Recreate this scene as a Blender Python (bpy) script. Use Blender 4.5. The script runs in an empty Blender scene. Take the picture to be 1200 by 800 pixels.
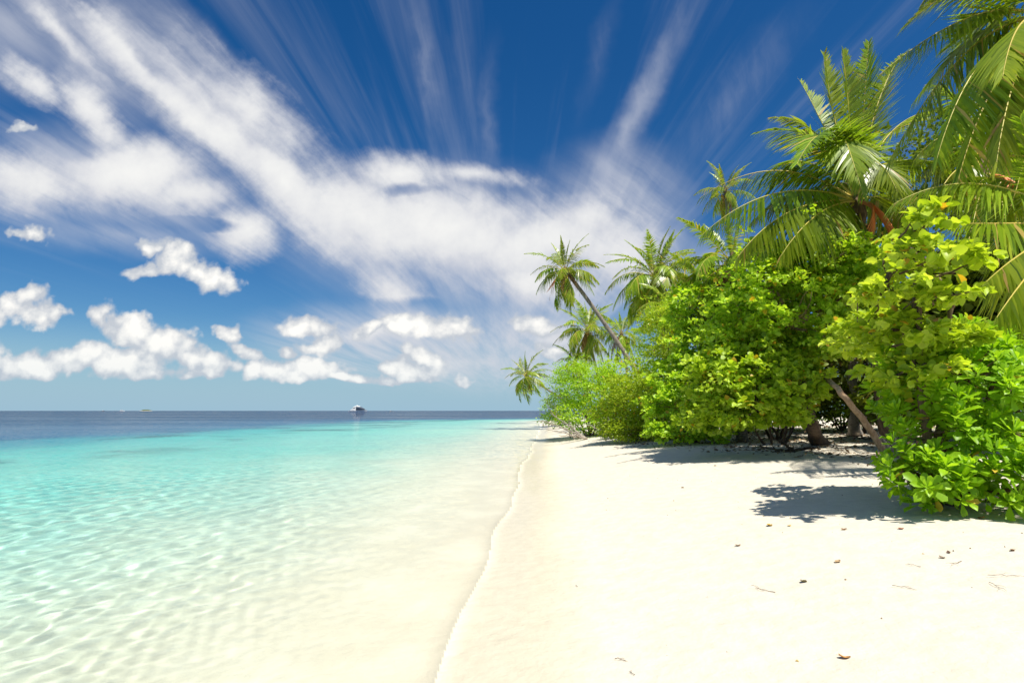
import bpy, bmesh, math, random
import numpy as np
from mathutils import Vector, Matrix, Euler, noise as mnoise

PI = math.pi
R = math.radians
S = bpy.context.scene
COL = S.collection
random.seed(7)
RNG = np.random.default_rng(11)

# ------------------------------------------------------------------ camera
FPX = 667.0                       # focal length in photo pixels (1200 wide)
PITCH = math.atan(81 / FPX)
CAM = Vector((0.0, 0.0, 1.8))


def ray(X, Y):
    """direction (dx, dy=1 scaled) seen at a pixel of the 1200x800 photograph"""
    r, u = (X - 600) / FPX, (400 - Y) / FPX
    dy = math.cos(PITCH) - u * math.sin(PITCH)
    dz = math.sin(PITCH) + u * math.cos(PITCH)
    return r / dy, dz / dy


def at(X, Y, y):
    a, b = ray(X, Y)
    return Vector((a * y, y, CAM.z + b * y))


cam_d = bpy.data.cameras.new('camera')
cam_d.sensor_width = 36
cam_d.lens = FPX / 1200 * 36
cam_d.clip_start, cam_d.clip_end = 0.05, 30000
cam = bpy.data.objects.new('camera', cam_d)
cam.location = CAM
cam.rotation_euler = (PI / 2 + PITCH, 0, 0)
COL.objects.link(cam)
S.camera = cam

S.view_settings.view_transform = 'Standard'
S.view_settings.look = 'None'
S.view_settings.gamma = 1
S.view_settings.use_curve_mapping = False
S.view_settings.exposure = 0.74
S.cycles.use_denoising = True
S.cycles.max_bounces = 10
S.cycles.transparent_max_bounces = 12
S.cycles.transmission_bounces = 6
S.cycles.diffuse_bounces = 6
S.cycles.glossy_bounces = 3
S.cycles.sample_clamp_indirect = 6
S.cycles.blur_glossy = 0.3

SUN_EL, SUN_AZ = R(63), R(142)     # azimuth clockwise from +y (the view direction)

# ------------------------------------------------------------------ node helpers


class NT:
    def __init__(self, tree):
        self.t = tree
        tree.nodes.clear()

    def n(self, kind, **kw):
        nd = self.t.nodes.new(kind)
        ins = kw.pop('ins', {})
        for k, v in kw.items():
            setattr(nd, k, v)
        for k, v in ins.items():
            self.put(nd.inputs[k], v)
        return nd

    def put(self, sock, v):
        if isinstance(v, bpy.types.NodeSocket):
            self.t.links.new(v, sock)
        elif isinstance(v, bpy.types.Node):
            self.t.links.new(v.outputs[0], sock)
        else:
            if hasattr(sock.default_value, '__len__') and len(sock.default_value) == 4 and len(v) == 3:
                v = (*v, 1)
            sock.default_value = v

    def m(self, op, a, b=0.0, c=0.0, clamp=False):
        nd = self.t.nodes.new('ShaderNodeMath')
        nd.operation = op
        nd.use_clamp = clamp
        self.put(nd.inputs[0], a)
        self.put(nd.inputs[1], b)
        self.put(nd.inputs[2], c)
        return nd.outputs[0]

    def vm(self, op, a, b=(0, 0, 0), c=(0, 0, 0)):
        nd = self.t.nodes.new('ShaderNodeVectorMath')
        nd.operation = op
        self.put(nd.inputs[0], a)
        self.put(nd.inputs[1], b)
        if op == 'MULTIPLY_ADD':
            self.put(nd.inputs[2], c)
        return nd.outputs['Value'] if op in ('LENGTH', 'DOT_PRODUCT') else nd.outputs[0]

    def ss(self, v, lo, hi, a=0.0, b=1.0):
        nd = self.t.nodes.new('ShaderNodeMapRange')
        nd.interpolation_type = 'SMOOTHSTEP'
        for i, q in enumerate((v, lo, hi, a, b)):
            self.put(nd.inputs[i], q)
        return nd.outputs[0]

    def lin(self, v, lo, hi, a=0.0, b=1.0):
        nd = self.t.nodes.new('ShaderNodeMapRange')
        for i, q in enumerate((v, lo, hi, a, b)):
            self.put(nd.inputs[i], q)
        return nd.outputs[0]

    def noise(self, vec, scale, detail=4, rough=0.55, color=False, dist=0.0, lac=2.0):
        nd = self.t.nodes.new('ShaderNodeTexNoise')
        self.put(nd.inputs['Vector'], vec)
        nd.inputs['Scale'].default_value = scale
        nd.inputs['Detail'].default_value = detail
        nd.inputs['Roughness'].default_value = rough
        nd.inputs['Distortion'].default_value = dist
        nd.inputs['Lacunarity'].default_value = lac
        return nd.outputs['Color' if color else 0]

    def mix(self, f, a, b, blend='MIX'):
        nd = self.t.nodes.new('ShaderNodeMix')
        nd.data_type = 'RGBA'
        nd.blend_type = blend
        self.put(nd.inputs[0], f)
        self.put(nd.inputs[6], a)
        self.put(nd.inputs[7], b)
        return nd.outputs[2]

    def ramp(self, v, stops, interp='LINEAR'):
        nd = self.t.nodes.new('ShaderNodeValToRGB')
        cr = nd.color_ramp
        cr.interpolation = interp
        while len(cr.elements) < len(stops):
            cr.elements.new(0.5)
        for e, (p, c) in zip(cr.elements, stops):
            e.position = p
            e.color = (*c, 1) if len(c) == 3 else c
        self.put(nd.inputs[0], v)
        return nd.outputs[0]


def lin3(r, g, b):
    f = lambda c: (c / 255 / 12.92) if c < 10.3 else ((c / 255 + 0.055) / 1.055) ** 2.4
    return (f(r), f(g), f(b))


# ------------------------------------------------------------------ sky and clouds (at infinity, by direction)
world = bpy.data.worlds.new('World')
S.world = world
world.use_nodes = True
world.cycles.sampling_method = 'MANUAL'
world.cycles.sample_map_resolution = 256
W = NT(world.node_tree)
sky = W.n('ShaderNodeTexSky', sky_type='NISHITA', sun_disc=False, sun_elevation=SUN_EL, sun_rotation=SUN_AZ,
          altitude=0, air_density=1.0, dust_density=0.6, ozone_density=3.0)
geo = W.n('ShaderNodeTexCoord')
sep = W.n('ShaderNodeSeparateXYZ', ins={0: geo.outputs['Generated']})
dx, dy, dz = sep.outputs
dys = W.m('MAXIMUM', W.m('ABSOLUTE', dy), 0.08)
uv = W.n('ShaderNodeCombineXYZ', ins={0: W.m('DIVIDE', dx, dys), 1: W.m('DIVIDE', dz, dys), 2: 0.0}).outputs[0]
front = W.ss(dy, 0.1, 0.3)
# plane coordinates of a cloud deck overhead
dzs = W.m('MAXIMUM', dz, 0.03)
deck = W.n('ShaderNodeCombineXYZ', ins={0: W.m('DIVIDE', dx, dzs), 1: W.m('DIVIDE', dy, dzs), 2: 0.0}).outputs[0]

wn1 = W.noise(uv, 3.0, 5, 0.6, color=True)
wn2 = W.noise(uv, 12.0, 4, 0.6, color=True)
warp = W.vm('ADD', W.vm('MULTIPLY_ADD', wn1, (0.16, 0.10, 0), (-0.08, -0.05, 0)),
            W.vm('MULTIPLY_ADD', wn2, (0.05, 0.04, 0), (-0.025, -0.02, 0)))
uvw = W.vm('ADD', uv, warp)                 # strongly ragged
uvs = W.vm('MULTIPLY_ADD', warp, (0.45, 0.45, 0), uv)   # mildly ragged


def blob(vec, X, Y, rx, ry, rot=0.0, w=1.0):
    """w*(1-r): 1 at an ellipse's centre, 0 at its rim (position and size given as photo pixels, turned into directions)"""
    c = ray(X, Y)
    e = 2.0
    ux, uy = ray(X + e, Y), ray(X, Y - e)
    sx = math.hypot(ux[0] - c[0], ux[1] - c[1]) / e * rx
    sy = math.hypot(uy[0] - c[0], uy[1] - c[1]) / e * ry
    nd = W.n('ShaderNodeMapping', vector_type='TEXTURE')
    W.put(nd.inputs['Vector'], vec)
    nd.inputs['Location'].default_value = (c[0], c[1], 0)
    nd.inputs['Rotation'].default_value = (0, 0, R(-rot))
    nd.inputs['Scale'].default_value = (sx, sy, 1)
    ln = W.vm('LENGTH', nd.outputs[0])
    return W.m('MULTIPLY_ADD', ln, -w, w)


def field(vec, blobs, k=0.0):
    acc = None
    for b in blobs:
        # each blob waits for the one before it, so that few values are alive at a time
        v = blob(vec if acc is None else W.vm('MULTIPLY_ADD', W.n('ShaderNodeCombineXYZ', ins={0: acc}).outputs[0], (1e-7, 0, 0), vec), *b)
        acc = v if acc is None else W.m('SMOOTH_MAX' if k else 'MAXIMUM', acc, v, k)
    return acc


# (X, Y, rx, ry, clockwise tilt, weight)
VEIL = [(745, 300, 110, 60, 0, 1.0), (480, 400, 240, 64, 2, 1.15), (620, 390, 160, 60, 8, 1.1), (620, 350, 160, 60, 10, .9), (235, 110, 290, 70, 45, 1.0), (20, 20, 190, 110, 30, .6), (110, 60, 190, 60, 42, .8),
        (560, 290, 300, 120, 8, 1.0), (735, 150, 190, 26, -62, .45), (720, 250, 120, 110, -40, 1.0),
        (700, 330, 150, 70, 0, 1.0), (110, 215, 260, 85, 5, 1.0), (560, 405, 230, 64, 6, 1.25), (610, 432, 170, 34, 0, 1.0),
        (420, 395, 160, 34, 0, .65), (150, 275, 260, 34, 4, .6), (640, 420, 150, 50, 0, .7), (840, 320, 110, 60, 0, .6)]
STREAK = [(496, 80, 150, 16, 80, .6), (572, 150, 150, 20, 91, .5), (545, 100, 160, 24, 84, .3), (752, 110, 190, 20, -63, .75), (715, 190, 110, 30, -66, .8), (860, 110, 200, 40, -50, .5), (700, 60, 130, 20, -74, .35)]
SHEET = [(150, 60, 190, 24, 46, .95), (250, 150, 190, 36, 44, 1.15), (330, 215, 130, 40, 40, 1.15), (75, 40, 120, 15, 47, .7), (290, 130, 150, 46, 45, .8),
         (420, 255, 170, 60, 25, 1.2), (530, 270, 150, 60, 6, 1.2), (640, 285, 120, 58, -5, 1.15), (470, 205, 85, 30, 5, .9),
         (560, 205, 75, 16, 8, .7), (720, 300, 80, 60, -20, 1.0), (690, 255, 60, 40, -45, .8),
         (470, 350, 70, 40, 40, .9), (440, 388, 90, 16, -5, .75), (640, 330, 110, 34, 5, .9), (560, 425, 90, 14, 0, .45), (650, 400, 70, 26, 20, .6),
         (110, 130, 110, 34, 55, .95), (45, 100, 65, 28, 35, .8), (150, 205, 120, 48, -6, 1.25), (40, 215, 100, 45, 10, .95),
         (220, 225, 70, 34, 10, 1.0), (290, 268, 55, 42, 0, 1.0), (20, 205, 70, 35, 0, .8)]
CUT = [(478, 222, 30, 9, -3, .7), (232, 262, 60, 10, 4, 1.0), (60, 160, 60, 20, 30, .8), (515, 362, 90, 14, 3, .9), (200, 95, 130, 12, 45, .45), (412, 362, 40, 22, 0, .8), (60, 60, 70, 26, 38, .5)]
CUMULUS = [(170, 313, 42, 16, -2), (208, 305, 50, 28, 8), (245, 320, 50, 22, 16), (172, 288, 18, 16, 20),
           (15, 352, 55, 24, 4), (52, 362, 36, 18, 12), (20, 340, 30, 18, 0),
           (128, 374, 26, 20, 10), (160, 392, 54, 28, 14), (203, 406, 46, 30, 14), (243, 428, 40, 22, 8), (158, 430, 70, 28, 0), (110, 420, 44, 24, 0),
           (52, 424, 74, 26, 0), (-5, 415, 34, 36, 0), (180, 440, 44, 16, 0), (240, 440, 36, 12, 0),
           (270, 392, 17, 15, 0), (288, 410, 32, 12, 20), (330, 432, 56, 18, 0), (375, 434, 52, 20, 0), (300, 430, 24, 18, 0), (415, 442, 40, 9, 0),
           (366, 378, 44, 20, 0), (385, 402, 40, 16, -8), (345, 412, 24, 10, 10), (530, 384, 34, 22, 0), (490, 385, 50, 18, 0), (460, 380, 40, 12, -8),
           (626, 380, 36, 16, 20), (488, 436, 42, 18, 4), (470, 428, 24, 14, 0), (455, 444, 40, 9, 0), (500, 420, 36, 12, 20), (545, 444, 18, 9, 0), (580, 447, 24, 8, 0),
           (640, 412, 30, 14, 20), (36, 277, 34, 11, 18), (30, 157, 20, 9, 15)]

fb = W.noise(uv, 6.5, 8, 0.62)
fb_hi = W.noise(uv, 22.0, 6, 0.6)
streaks = W.noise(W.vm('MULTIPLY', deck, (1.6, 0.10, 0)), 2.2, 5, 0.55)
rot45 = W.vm('MULTIPLY', W.n('ShaderNodeMapping', ins={'Vector': uvs, 'Rotation': (0, 0, R(41))}).outputs[0], (1.3, 13.0, 1))
fan = W.noise(rot45, 1.6, 6, 0.6, dist=0.3)

veil_f = field(uvs, VEIL, .15)
veil = W.m('MULTIPLY', W.ss(veil_f, 0.0, 0.95), W.ss(W.m('ADD', streaks, W.m('ADD', W.m('MULTIPLY', fb, 0.35), W.m('MULTIPLY', W.m('SUBTRACT', fan, .4), .8))), 0.35, 1.0, 0.22, 0.9))
st_f = field(uvs, STREAK)
stk = W.m('MULTIPLY', W.ss(st_f, 0.0, 0.9), W.ss(W.noise(W.vm('MULTIPLY', uvs, (5, .8, 0)), 8, 4, .6), 0.25, 0.75, 0.12, 0.30))
sh_f = W.m('SUBTRACT', field(uvs, SHEET, .2), W.m('MAXIMUM', field(uvs, CUT), 0.0))
fib = W.noise(W.vm('MULTIPLY', deck, (7.0, 0.30, 0)), 2.2, 6, 0.6, dist=.4)
sh_n = W.m('ADD', W.m('ADD', W.m('MULTIPLY', W.m('SUBTRACT', fb, 0.5), 1.15), W.m('MULTIPLY', W.m('SUBTRACT', fib, 0.5), 0.35)), W.m('MULTIPLY', W.m('SUBTRACT', fan, 0.5), 0.75))
sheet = W.ss(W.m('ADD', W.m('ADD', sh_f, sh_n), W.m('MULTIPLY', W.m('SUBTRACT', fb_hi, .5), .35)), -0.08, 0.78)
cu_f = field(uvw, CUMULUS, .12)
cu_n = W.m('ADD', W.m('MULTIPLY', W.m('SUBTRACT', fb, 0.5), 0.9), W.m('MULTIPLY', W.m('SUBTRACT', fb_hi, 0.5), 0.85))
def vor(sc):
    return W.n('ShaderNodeTexVoronoi', feature='SMOOTH_F1', ins={'Vector': W.vm('MULTIPLY_ADD', wn2, (.02, .02, 0), uv), 'Scale': sc, 'Smoothness': .35}).outputs['Distance']


bil = W.m('ADD', W.m('MULTIPLY', W.m('SUBTRACT', .42, vor(26)), .50), W.m('MULTIPLY', W.m('SUBTRACT', .42, vor(60)), .28))    # cauliflower tops
vbase = W.n('ShaderNodeSeparateXYZ', ins={0: uvs}).outputs[1]
cu_n = W.m('SUBTRACT', W.m('ADD', cu_n, bil), W.ss(vbase, ray(600, 443)[1], ray(600, 459)[1], 0.0, 1.2))
cu_v = W.m('ADD', cu_f, cu_n)
cumu = W.ss(cu_v, 0.0, 0.36)

# the blue: Nishita deepened towards the zenith as through a polariser
blue = W.n('ShaderNodeHueSaturation', ins={'Saturation': 1.38, 'Value': 0.72, 'Color': sky.outputs[0]}).outputs[0]
blue = W.mix(1.0, blue, (0.75, 0.93, 1.06), 'MULTIPLY')

hz = W.ss(dz, -0.02, 0.15, 1.0, 0.0)
K = 8.3     # cloud radiance in sky-texture units (before the Background strength)
sheet_c = W.mix(W.ss(W.m('ADD', W.m('MULTIPLY', sh_f, 0.5), W.m('SUBTRACT', fb, 0.5)), -0.1, 0.7), (0.58 * K, 0.60 * K, 0.68 * K), (0.92 * K, 0.92 * K, 0.90 * K))
# cumulus: thicker and higher parts are brighter, the undersides greyer
up = W.noise(W.vm('ADD', uv, (0.012, 0.028, 0)), 6.5, 8, 0.62)
cu_shade = W.m('ADD', W.m('ADD', W.ss(cu_v, 0.1, 0.9), W.m('MULTIPLY', bil, .7)), W.m('MULTIPLY', W.m('SUBTRACT', fb, up), 3.4))
cu_c = W.mix(W.m('MULTIPLY', cu_shade, 1.0, clamp=True), (0.56 * K, 0.60 * K, 0.66 * K), (1.04 * K, 1.02 * K, 0.97 * K))
blue = W.mix(W.m('MULTIPLY', hz, 0.85), blue, (0.35 * K, 0.555 * K, 0.715 * K))
c = W.mix(veil, blue, (0.66 * K, 0.68 * K, 0.74 * K))
thin = W.m('MULTIPLY', W.ss(W.m('ADD', streaks, W.m('MULTIPLY', W.m('SUBTRACT', fib, .5), .5)), .46, .88, 0.0, .19), W.ss(dz, .12, .35))
c = W.mix(thin, c, (0.66 * K, 0.68 * K, 0.76 * K))
c = W.mix(stk, c, (0.66 * K, 0.68 * K, 0.76 * K))
c = W.mix(sheet, c, sheet_c)
c = W.mix(cumu, c, cu_c)
# behind the viewer: scattered fair-weather cloud
bk = W.ss(W.noise(geo.outputs['Generated'], 3.5, 7, .6), .5, .68)
back_c = W.mix(W.m('MULTIPLY', bk, W.ss(dz, 0.02, 0.15)), blue, (0.8 * K, 0.8 * K, 0.8 * K))
c = W.mix(front, back_c, c)
c = W.mix(W.m('MULTIPLY', hz, 0.30), c, (0.34 * K, 0.52 * K, 0.66 * K))
bg = W.n('ShaderNodeBackground', ins={'Color': c, 'Strength': 0.073})
W.n('ShaderNodeOutputWorld', ins={0: bg.outputs[0]})

# ------------------------------------------------------------------ sun
sun_d = bpy.data.lights.new('sun', 'SUN')
sun_d.energy = 4.2
sun_d.angle = R(0.53)
sun_d.color = (1.0, 0.95, 0.86)
sun_d.cycles.is_caustics_light = True
sun = bpy.data.objects.new('sun', sun_d)
sdir = Vector((math.sin(SUN_AZ) * math.cos(SUN_EL), math.cos(SUN_AZ) * math.cos(SUN_EL), math.sin(SUN_EL)))
sun.rotation_euler = sdir.to_track_quat('Z', 'Y').to_euler()
sun.location = (20, -20, 40)
COL.objects.link(sun)

# ------------------------------------------------------------------ terrain
def smooth(a, b, x):
    t = np.clip((x - a) / (b - a), 0, 1)
    return t * t * (3 - 2 * t)


SHORE = []
for X_, Y_ in ((490, 960), (545, 800), (580, 700), (598, 640), (608, 600), (617, 560), (627, 530), (634, 512)):
    a_, b_ = ray(X_, Y_)
    y_ = -CAM.z / b_
    SHORE.append((y_, a_ * y_))
SHORE = [(-60, SHORE[0][1] - 6.0), (0, SHORE[0][1] - .55)] + SHORE + [(62, 3.4), (85, 4.6), (100, 6), (115, 12), (135, 40), (160, 120), (400, 9000), (9000, 90000)]
SHORE = np.array(SHORE)


def shore_x(y):
    y = np.asarray(y, float)
    w = 0.07 * np.sin(y * 0.55 + 0.6) * smooth(5, 10, y) + 0.035 * np.sin(y * 1.7 + 2.0)
    return np.interp(y, SHORE[:, 0], SHORE[:, 1]) + w


def wnoise(x, y, s, seed=0):
    """cheap smooth value noise from sines"""
    r = np.random.default_rng(seed)
    v = 0
    for i in range(7):
        a = r.uniform(0, 2 * PI)
        k = r.uniform(0.6, 1.7) / s
        v = v + np.sin((x * math.cos(a) + y * math.sin(a)) * k * 2 * PI + r.uniform(0, 6.28))
    return v / 3.7


def ground_z(x, y):
    x, y = np.asarray(x, float), np.asarray(y, float)
    s = x - shore_x(y)
    n1 = wnoise(x, y, 14, 1)
    n2 = wnoise(x, y, 5, 2)
    land = np.interp(s, [0, 1.2, 3, 5, 12, 30, 80, 400], [0, .11, .38, .62, .78, .98, 1.2, 1.2])
    land = land + 0.02 * n2 * smooth(1, 4, s) + 0.05 * n1 * smooth(5, 12, s)
    d = -s + 1.6 * n1 * smooth(3, 12, -s) + 0.5 * n2 * smooth(2, 5, -s)
    dep = np.interp(d, [0, 2, 4, 7, 11, 16, 21, 26, 34, 48, 90, 400], [0, .13, .38, .86, 1.36, 1.76, 2.06, 2.7, 4.6, 8, 12.5, 14])
    return np.where(s > 0, land, -dep)


def gz(x, y):
    return float(ground_z(x, y))


def grid_mesh(name, X, Y, Z, mat, attr=None, keep=None):
    nr, nc = X.shape
    co = np.stack([X, Y, Z], -1).reshape(-1, 3)
    i = np.arange(nr * nc).reshape(nr, nc)
    q = np.stack([i[:-1, :-1], i[:-1, 1:], i[1:, 1:], i[1:, :-1]], -1).reshape(-1, 4)
    if keep is not None:              # drop the faces wholly outside
        q = q[keep.ravel()[q].all(1)]
        used = np.unique(q)
        new = np.zeros(len(co), int); new[used] = np.arange(len(used))
        q, co = new[q], co[used]
        attr = {k: np.asarray(v).ravel()[used] for k, v in attr.items()}
    me = bpy.data.meshes.new(name)
    me.vertices.add(len(co)); me.vertices.foreach_set('co', co.ravel())
    me.loops.add(q.size); me.loops.foreach_set('vertex_index', q.ravel().astype(np.int32))
    me.polygons.add(len(q)); me.polygons.foreach_set('loop_start', np.arange(0, q.size, 4, dtype=np.int32))
    me.polygons.foreach_set('use_smooth', np.ones(len(q), bool))
    me.update(calc_edges=True)
    for k, v in (attr or {}).items():
        a = me.attributes.new(k, 'FLOAT', 'POINT'); a.data.foreach_set('value', np.asarray(v, np.float32).ravel())
    me.materials.append(mat)
    o = bpy.data.objects.new(name, me)
    COL.objects.link(o)
    return o


def material(name):
    m = bpy.data.materials.new(name)
    m.use_nodes = True
    return m, NT(m.node_tree)


# sand, above and below the water
m_sand, N = material('coral_sand')
g = N.n('ShaderNodeNewGeometry')
pos = g.outputs['Position']
sz = N.n('ShaderNodeSeparateXYZ', ins={0: pos}).outputs[2]
big = N.noise(pos, 0.35, 5, .6)
fine = N.noise(pos, 60, 3, .7)
med = N.noise(pos, 5, 5, .6)
dry = N.mix(N.ss(med, .3, .7), (0.57, 0.52, 0.415), (0.635, 0.58, 0.47))
dry = N.mix(N.ss(fine, .62, .75, 0, .35), dry, (0.50, 0.44, 0.36))
wet = N.mix(N.ss(med, .3, .7), (0.505, 0.46, 0.345), (0.545, 0.50, 0.38))
wetness = N.ss(N.m('ADD', sz, N.m('MULTIPLY', N.m('SUBTRACT', big, .5), .05)), 0.035, 0.105, 1, 0)
col = N.mix(wetness, dry, wet)
bed = N.mix(N.ss(N.noise(pos, 0.9, 6, .65), .35, .7), (0.78, 0.725, 0.565), (0.88, 0.825, 0.655))
col = N.mix(N.ss(sz, -0.003, -0.028), col, bed)
reef = N.m('MULTIPLY', N.ss(N.noise(pos, 0.12, 6, .6), .48, .62), N.ss(sz, -1.6, -2.2))
col = N.mix(reef, col, (0.16, 0.15, 0.12))
col = N.mix(N.ss(sz, -2.3, -6.5), col, (0.06, 0.25, 0.42))  # blue of light scattered in deep water, put into the bed colour
bmp = N.n('ShaderNodeBump', ins={'Strength': 0.85, 'Distance': 0.02, 'Height': N.m('ADD', N.m('MULTIPLY', N.noise(pos, 9, 6, .6), 1.0), N.m('MULTIPLY', N.noise(pos, 1.7, 4, .55), 2.0))})
pb = N.n('ShaderNodeBsdfPrincipled', ins={'Base Color': col, 'Roughness': .95, 'Normal': bmp.outputs[0], 'Specular IOR Level': .2, 'Coat Weight': N.ss(sz, 0.012, 0.06, .4, 0.0), 'Coat Roughness': .12, 'Coat IOR': 1.33})
N.n('ShaderNodeOutputMaterial', ins={0: pb.outputs[0]})

# polar grids: fine near the camera, reaching past the horizon
def radii(r0, ratio, steps):
    out = [r0]
    for rmax, k in steps:
        while out[-1] < rmax:
            out.append(out[-1] * (1 + k))
    return np.array(out)


ang_g = np.concatenate([np.arange(-180, -52, 2.0), np.arange(-52, 52, 0.25), np.arange(52, 180.1, 2.0)])
rad_g = np.concatenate([[0.02], radii(0.4, 0, [(60, .012), (400, .03), (9000, .12)])])
A, RR = np.meshgrid(np.radians(ang_g), rad_g)
GX, GY = RR * np.sin(A), RR * np.cos(A)
ground = grid_mesh('ground', GX, GY, ground_z(GX, GY), m_sand)
ground['kind'] = 'structure'
ground.cycles.is_caustics_receiver = True

# ------------------------------------------------------------------ water
m_wat, N = material('sea_water')
pos = N.n('ShaderNodeNewGeometry').outputs['Position']
dist = N.vm('LENGTH', pos)
# ripples too small for the mesh: facet slopes taken straight from noise, so that they do not fade with distance
nrm0 = N.n('ShaderNodeNewGeometry').outputs['Normal']
half = lambda v: N.vm('SUBTRACT', v, (.5, .5, .5))
kk = lambda v, k: N.vm('MULTIPLY', half(v), N.n('ShaderNodeCombineXYZ', ins={0: k, 1: k, 2: 0.0}).outputs[0])
wind = N.ss(N.noise(N.vm('MULTIPLY', pos, (.012, .035, 0)), 1.0, 5, .6), .3, .7, .45, 1.25)
sl = N.vm('ADD', kk(N.noise(pos, 5.0, 3, .6, color=True), N.m('MULTIPLY', N.ss(dist, 8, 60, 0.05, 2.2), wind)), kk(N.noise(pos, 0.8, 4, .6, color=True), N.m('MULTIPLY', N.ss(dist, 20, 140, 0.0, 2.0), wind)))
nrm = N.vm('NORMALIZE', N.vm('ADD', nrm0, sl))
dep = N.n('ShaderNodeAttribute', attribute_name='depth').outputs['Fac']
dep = N.m('MULTIPLY', dep, -1.0)
E = lambda k: N.m('EXPONENT', N.m('MULTIPLY', dep, k))
tint = N.n('ShaderNodeCombineColor', ins={0: E(0.46), 1: E(0.078), 2: E(0.054)}).outputs[0]
rf = N.n('ShaderNodeBsdfRefraction', ins={'Color': tint, 'Roughness': 0.0, 'IOR': 1.33, 'Normal': nrm})
gl = N.n('ShaderNodeBsdfGlossy', ins={'Color': (1, 1, 1), 'Roughness': 0.03, 'Normal': nrm})
fr = N.n('ShaderNodeFresnel', ins={'IOR': 1.33, 'Normal': nrm})
mx = N.n('ShaderNodeMixShader', ins={0: N.m('MULTIPLY', fr.outputs[0], N.ss(dist, 15, 70, .45, .8)), 1: rf.outputs[0], 2: gl.outputs[0]})
N.n('ShaderNodeOutputMaterial', ins={0: mx.outputs[0]})

ang_w = np.concatenate([np.arange(-180, -56, 2.0), np.arange(-56, 14, 0.2), np.arange(14, 180.1, 2.0)])
rad_w = np.concatenate([[0.05], radii(0.5, 0, [(2.5, .03), (45, .0065), (200, .02), (12000, .10)])])
A, RR = np.meshgrid(np.radians(ang_w), rad_w)
WX, WY = RR * np.sin(A), RR * np.cos(A)
rw = np.random.default_rng(5)
WZ = np.zeros_like(WX)
depth = np.maximum(-ground_z(WX, WY), 0)
spacing = np.maximum(RR * 0.0065, 0.02)
for i in range(80):
    lam = 0.08 * (7.5 ** rw.uniform(0, 1))
    th = rw.normal(R(-12), R(42))          # mostly towards the beach
    if rw.uniform() < .3:
        th = rw.uniform(0, 2 * PI)
    k = 2 * PI / lam
    amp = 0.0028 * lam ** 0.80 * rw.uniform(.5, 1.2)
    fade = np.clip(lam / (spacing * 3.2) - 0.6, 0, 1) * np.clip(depth / (0.18 + 0.25 * lam), 0.08, 1)
    WZ += amp * fade * np.sin((WX * math.cos(th) + WY * math.sin(th)) * k + rw.uniform(0, 6.28))
WZ = np.where(RR > 300, 0, WZ)
water = grid_mesh('water', WX, WY, WZ, m_wat, {'depth': depth}, keep=depth > 0.014)
water['kind'] = 'structure'
water.cycles.is_caustics_caster = True

# ------------------------------------------------------------------ object helpers
def tag(o, label=None, cat=None, group=None, kind=None):
    for k, v in (('label', label), ('category', cat), ('group', group), ('kind', kind)):
        if v:
            o[k] = v
    return o


def empty(name, loc=(0, 0, 0)):
    o = bpy.data.objects.new(name, None)
    o.empty_display_size = 0.3
    o.location = loc
    COL.objects.link(o)
    return o


def link(name, me, parent=None, loc=(0, 0, 0)):
    o = bpy.data.objects.new(name, me)
    o.location = loc
    o.parent = parent
    COL.objects.link(o)
    return o


def mesh_np(name, co, tris, mats, tone=None, mat_idx=None, smooth_=True):
    """triangle (or quad) mesh from arrays"""
    me = bpy.data.meshes.new(name)
    co = np.asarray(co, np.float32); tris = np.asarray(tris, np.int32)
    n = tris.shape[1]
    me.vertices.add(len(co)); me.vertices.foreach_set('co', co.ravel())
    me.loops.add(tris.size); me.loops.foreach_set('vertex_index', tris.ravel())
    me.polygons.add(len(tris)); me.polygons.foreach_set('loop_start', np.arange(0, tris.size, n, dtype=np.int32))
    me.polygons.foreach_set('use_smooth', np.full(len(tris), smooth_))
    if mat_idx is not None:
        me.polygons.foreach_set('material_index', np.asarray(mat_idx, np.int32))
    for m in (mats if isinstance(mats, (list, tuple)) else [mats]):
        me.materials.append(m)
    me.update(calc_edges=True)
    if tone is not None:
        a = me.attributes.new('tone', 'FLOAT', 'POINT'); a.data.foreach_set('value', np.asarray(tone, np.float32))
    return me


def unit(v):
    v = np.asarray(v, float)
    return v / np.maximum(np.linalg.norm(v, axis=-1, keepdims=True), 1e-9)


def tube(pts, rad, sides=8, wob=0.0, seed=0):
    """verts and quads of a tapering tube along a polyline, capped at the tip by a tiny radius"""
    P = np.asarray(pts, float); n = len(P)
    rad = np.asarray(rad, float) * np.ones(n)
    T = unit(np.gradient(P, axis=0))
    ref = np.array([0.0, 0, 1]) if abs(T[0, 2]) < .9 else np.array([1.0, 0, 0])
    A = unit(np.cross(T, ref)); B = np.cross(T, A)
    th = np.linspace(0, 2 * PI, sides, endpoint=False)
    r = rad[:, None] * (1 + wob * np.random.default_rng(seed).normal(size=(n, sides)))
    V = P[:, None] + r[..., None] * (np.cos(th)[None, :, None] * A[:, None] + np.sin(th)[None, :, None] * B[:, None])
    i = np.arange(n * sides).reshape(n, sides); j = np.roll(i, -1, 1)
    Q = np.stack([i[:-1], j[:-1], j[1:], i[1:]], -1).reshape(-1, 4)
    return V.reshape(-1, 3), Q


def join(parts):
    V, F, o = [], [], 0
    for v, f in parts:
        V.append(v); F.append(f + o); o += len(v)
    return np.concatenate(V), np.concatenate(F)


def bez(p0, p1, p2, n):
    t = np.linspace(0, 1, n)[:, None]
    return (1 - t) ** 2 * np.asarray(p0) + 2 * t * (1 - t) * np.asarray(p1) + t * t * np.asarray(p2)


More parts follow.
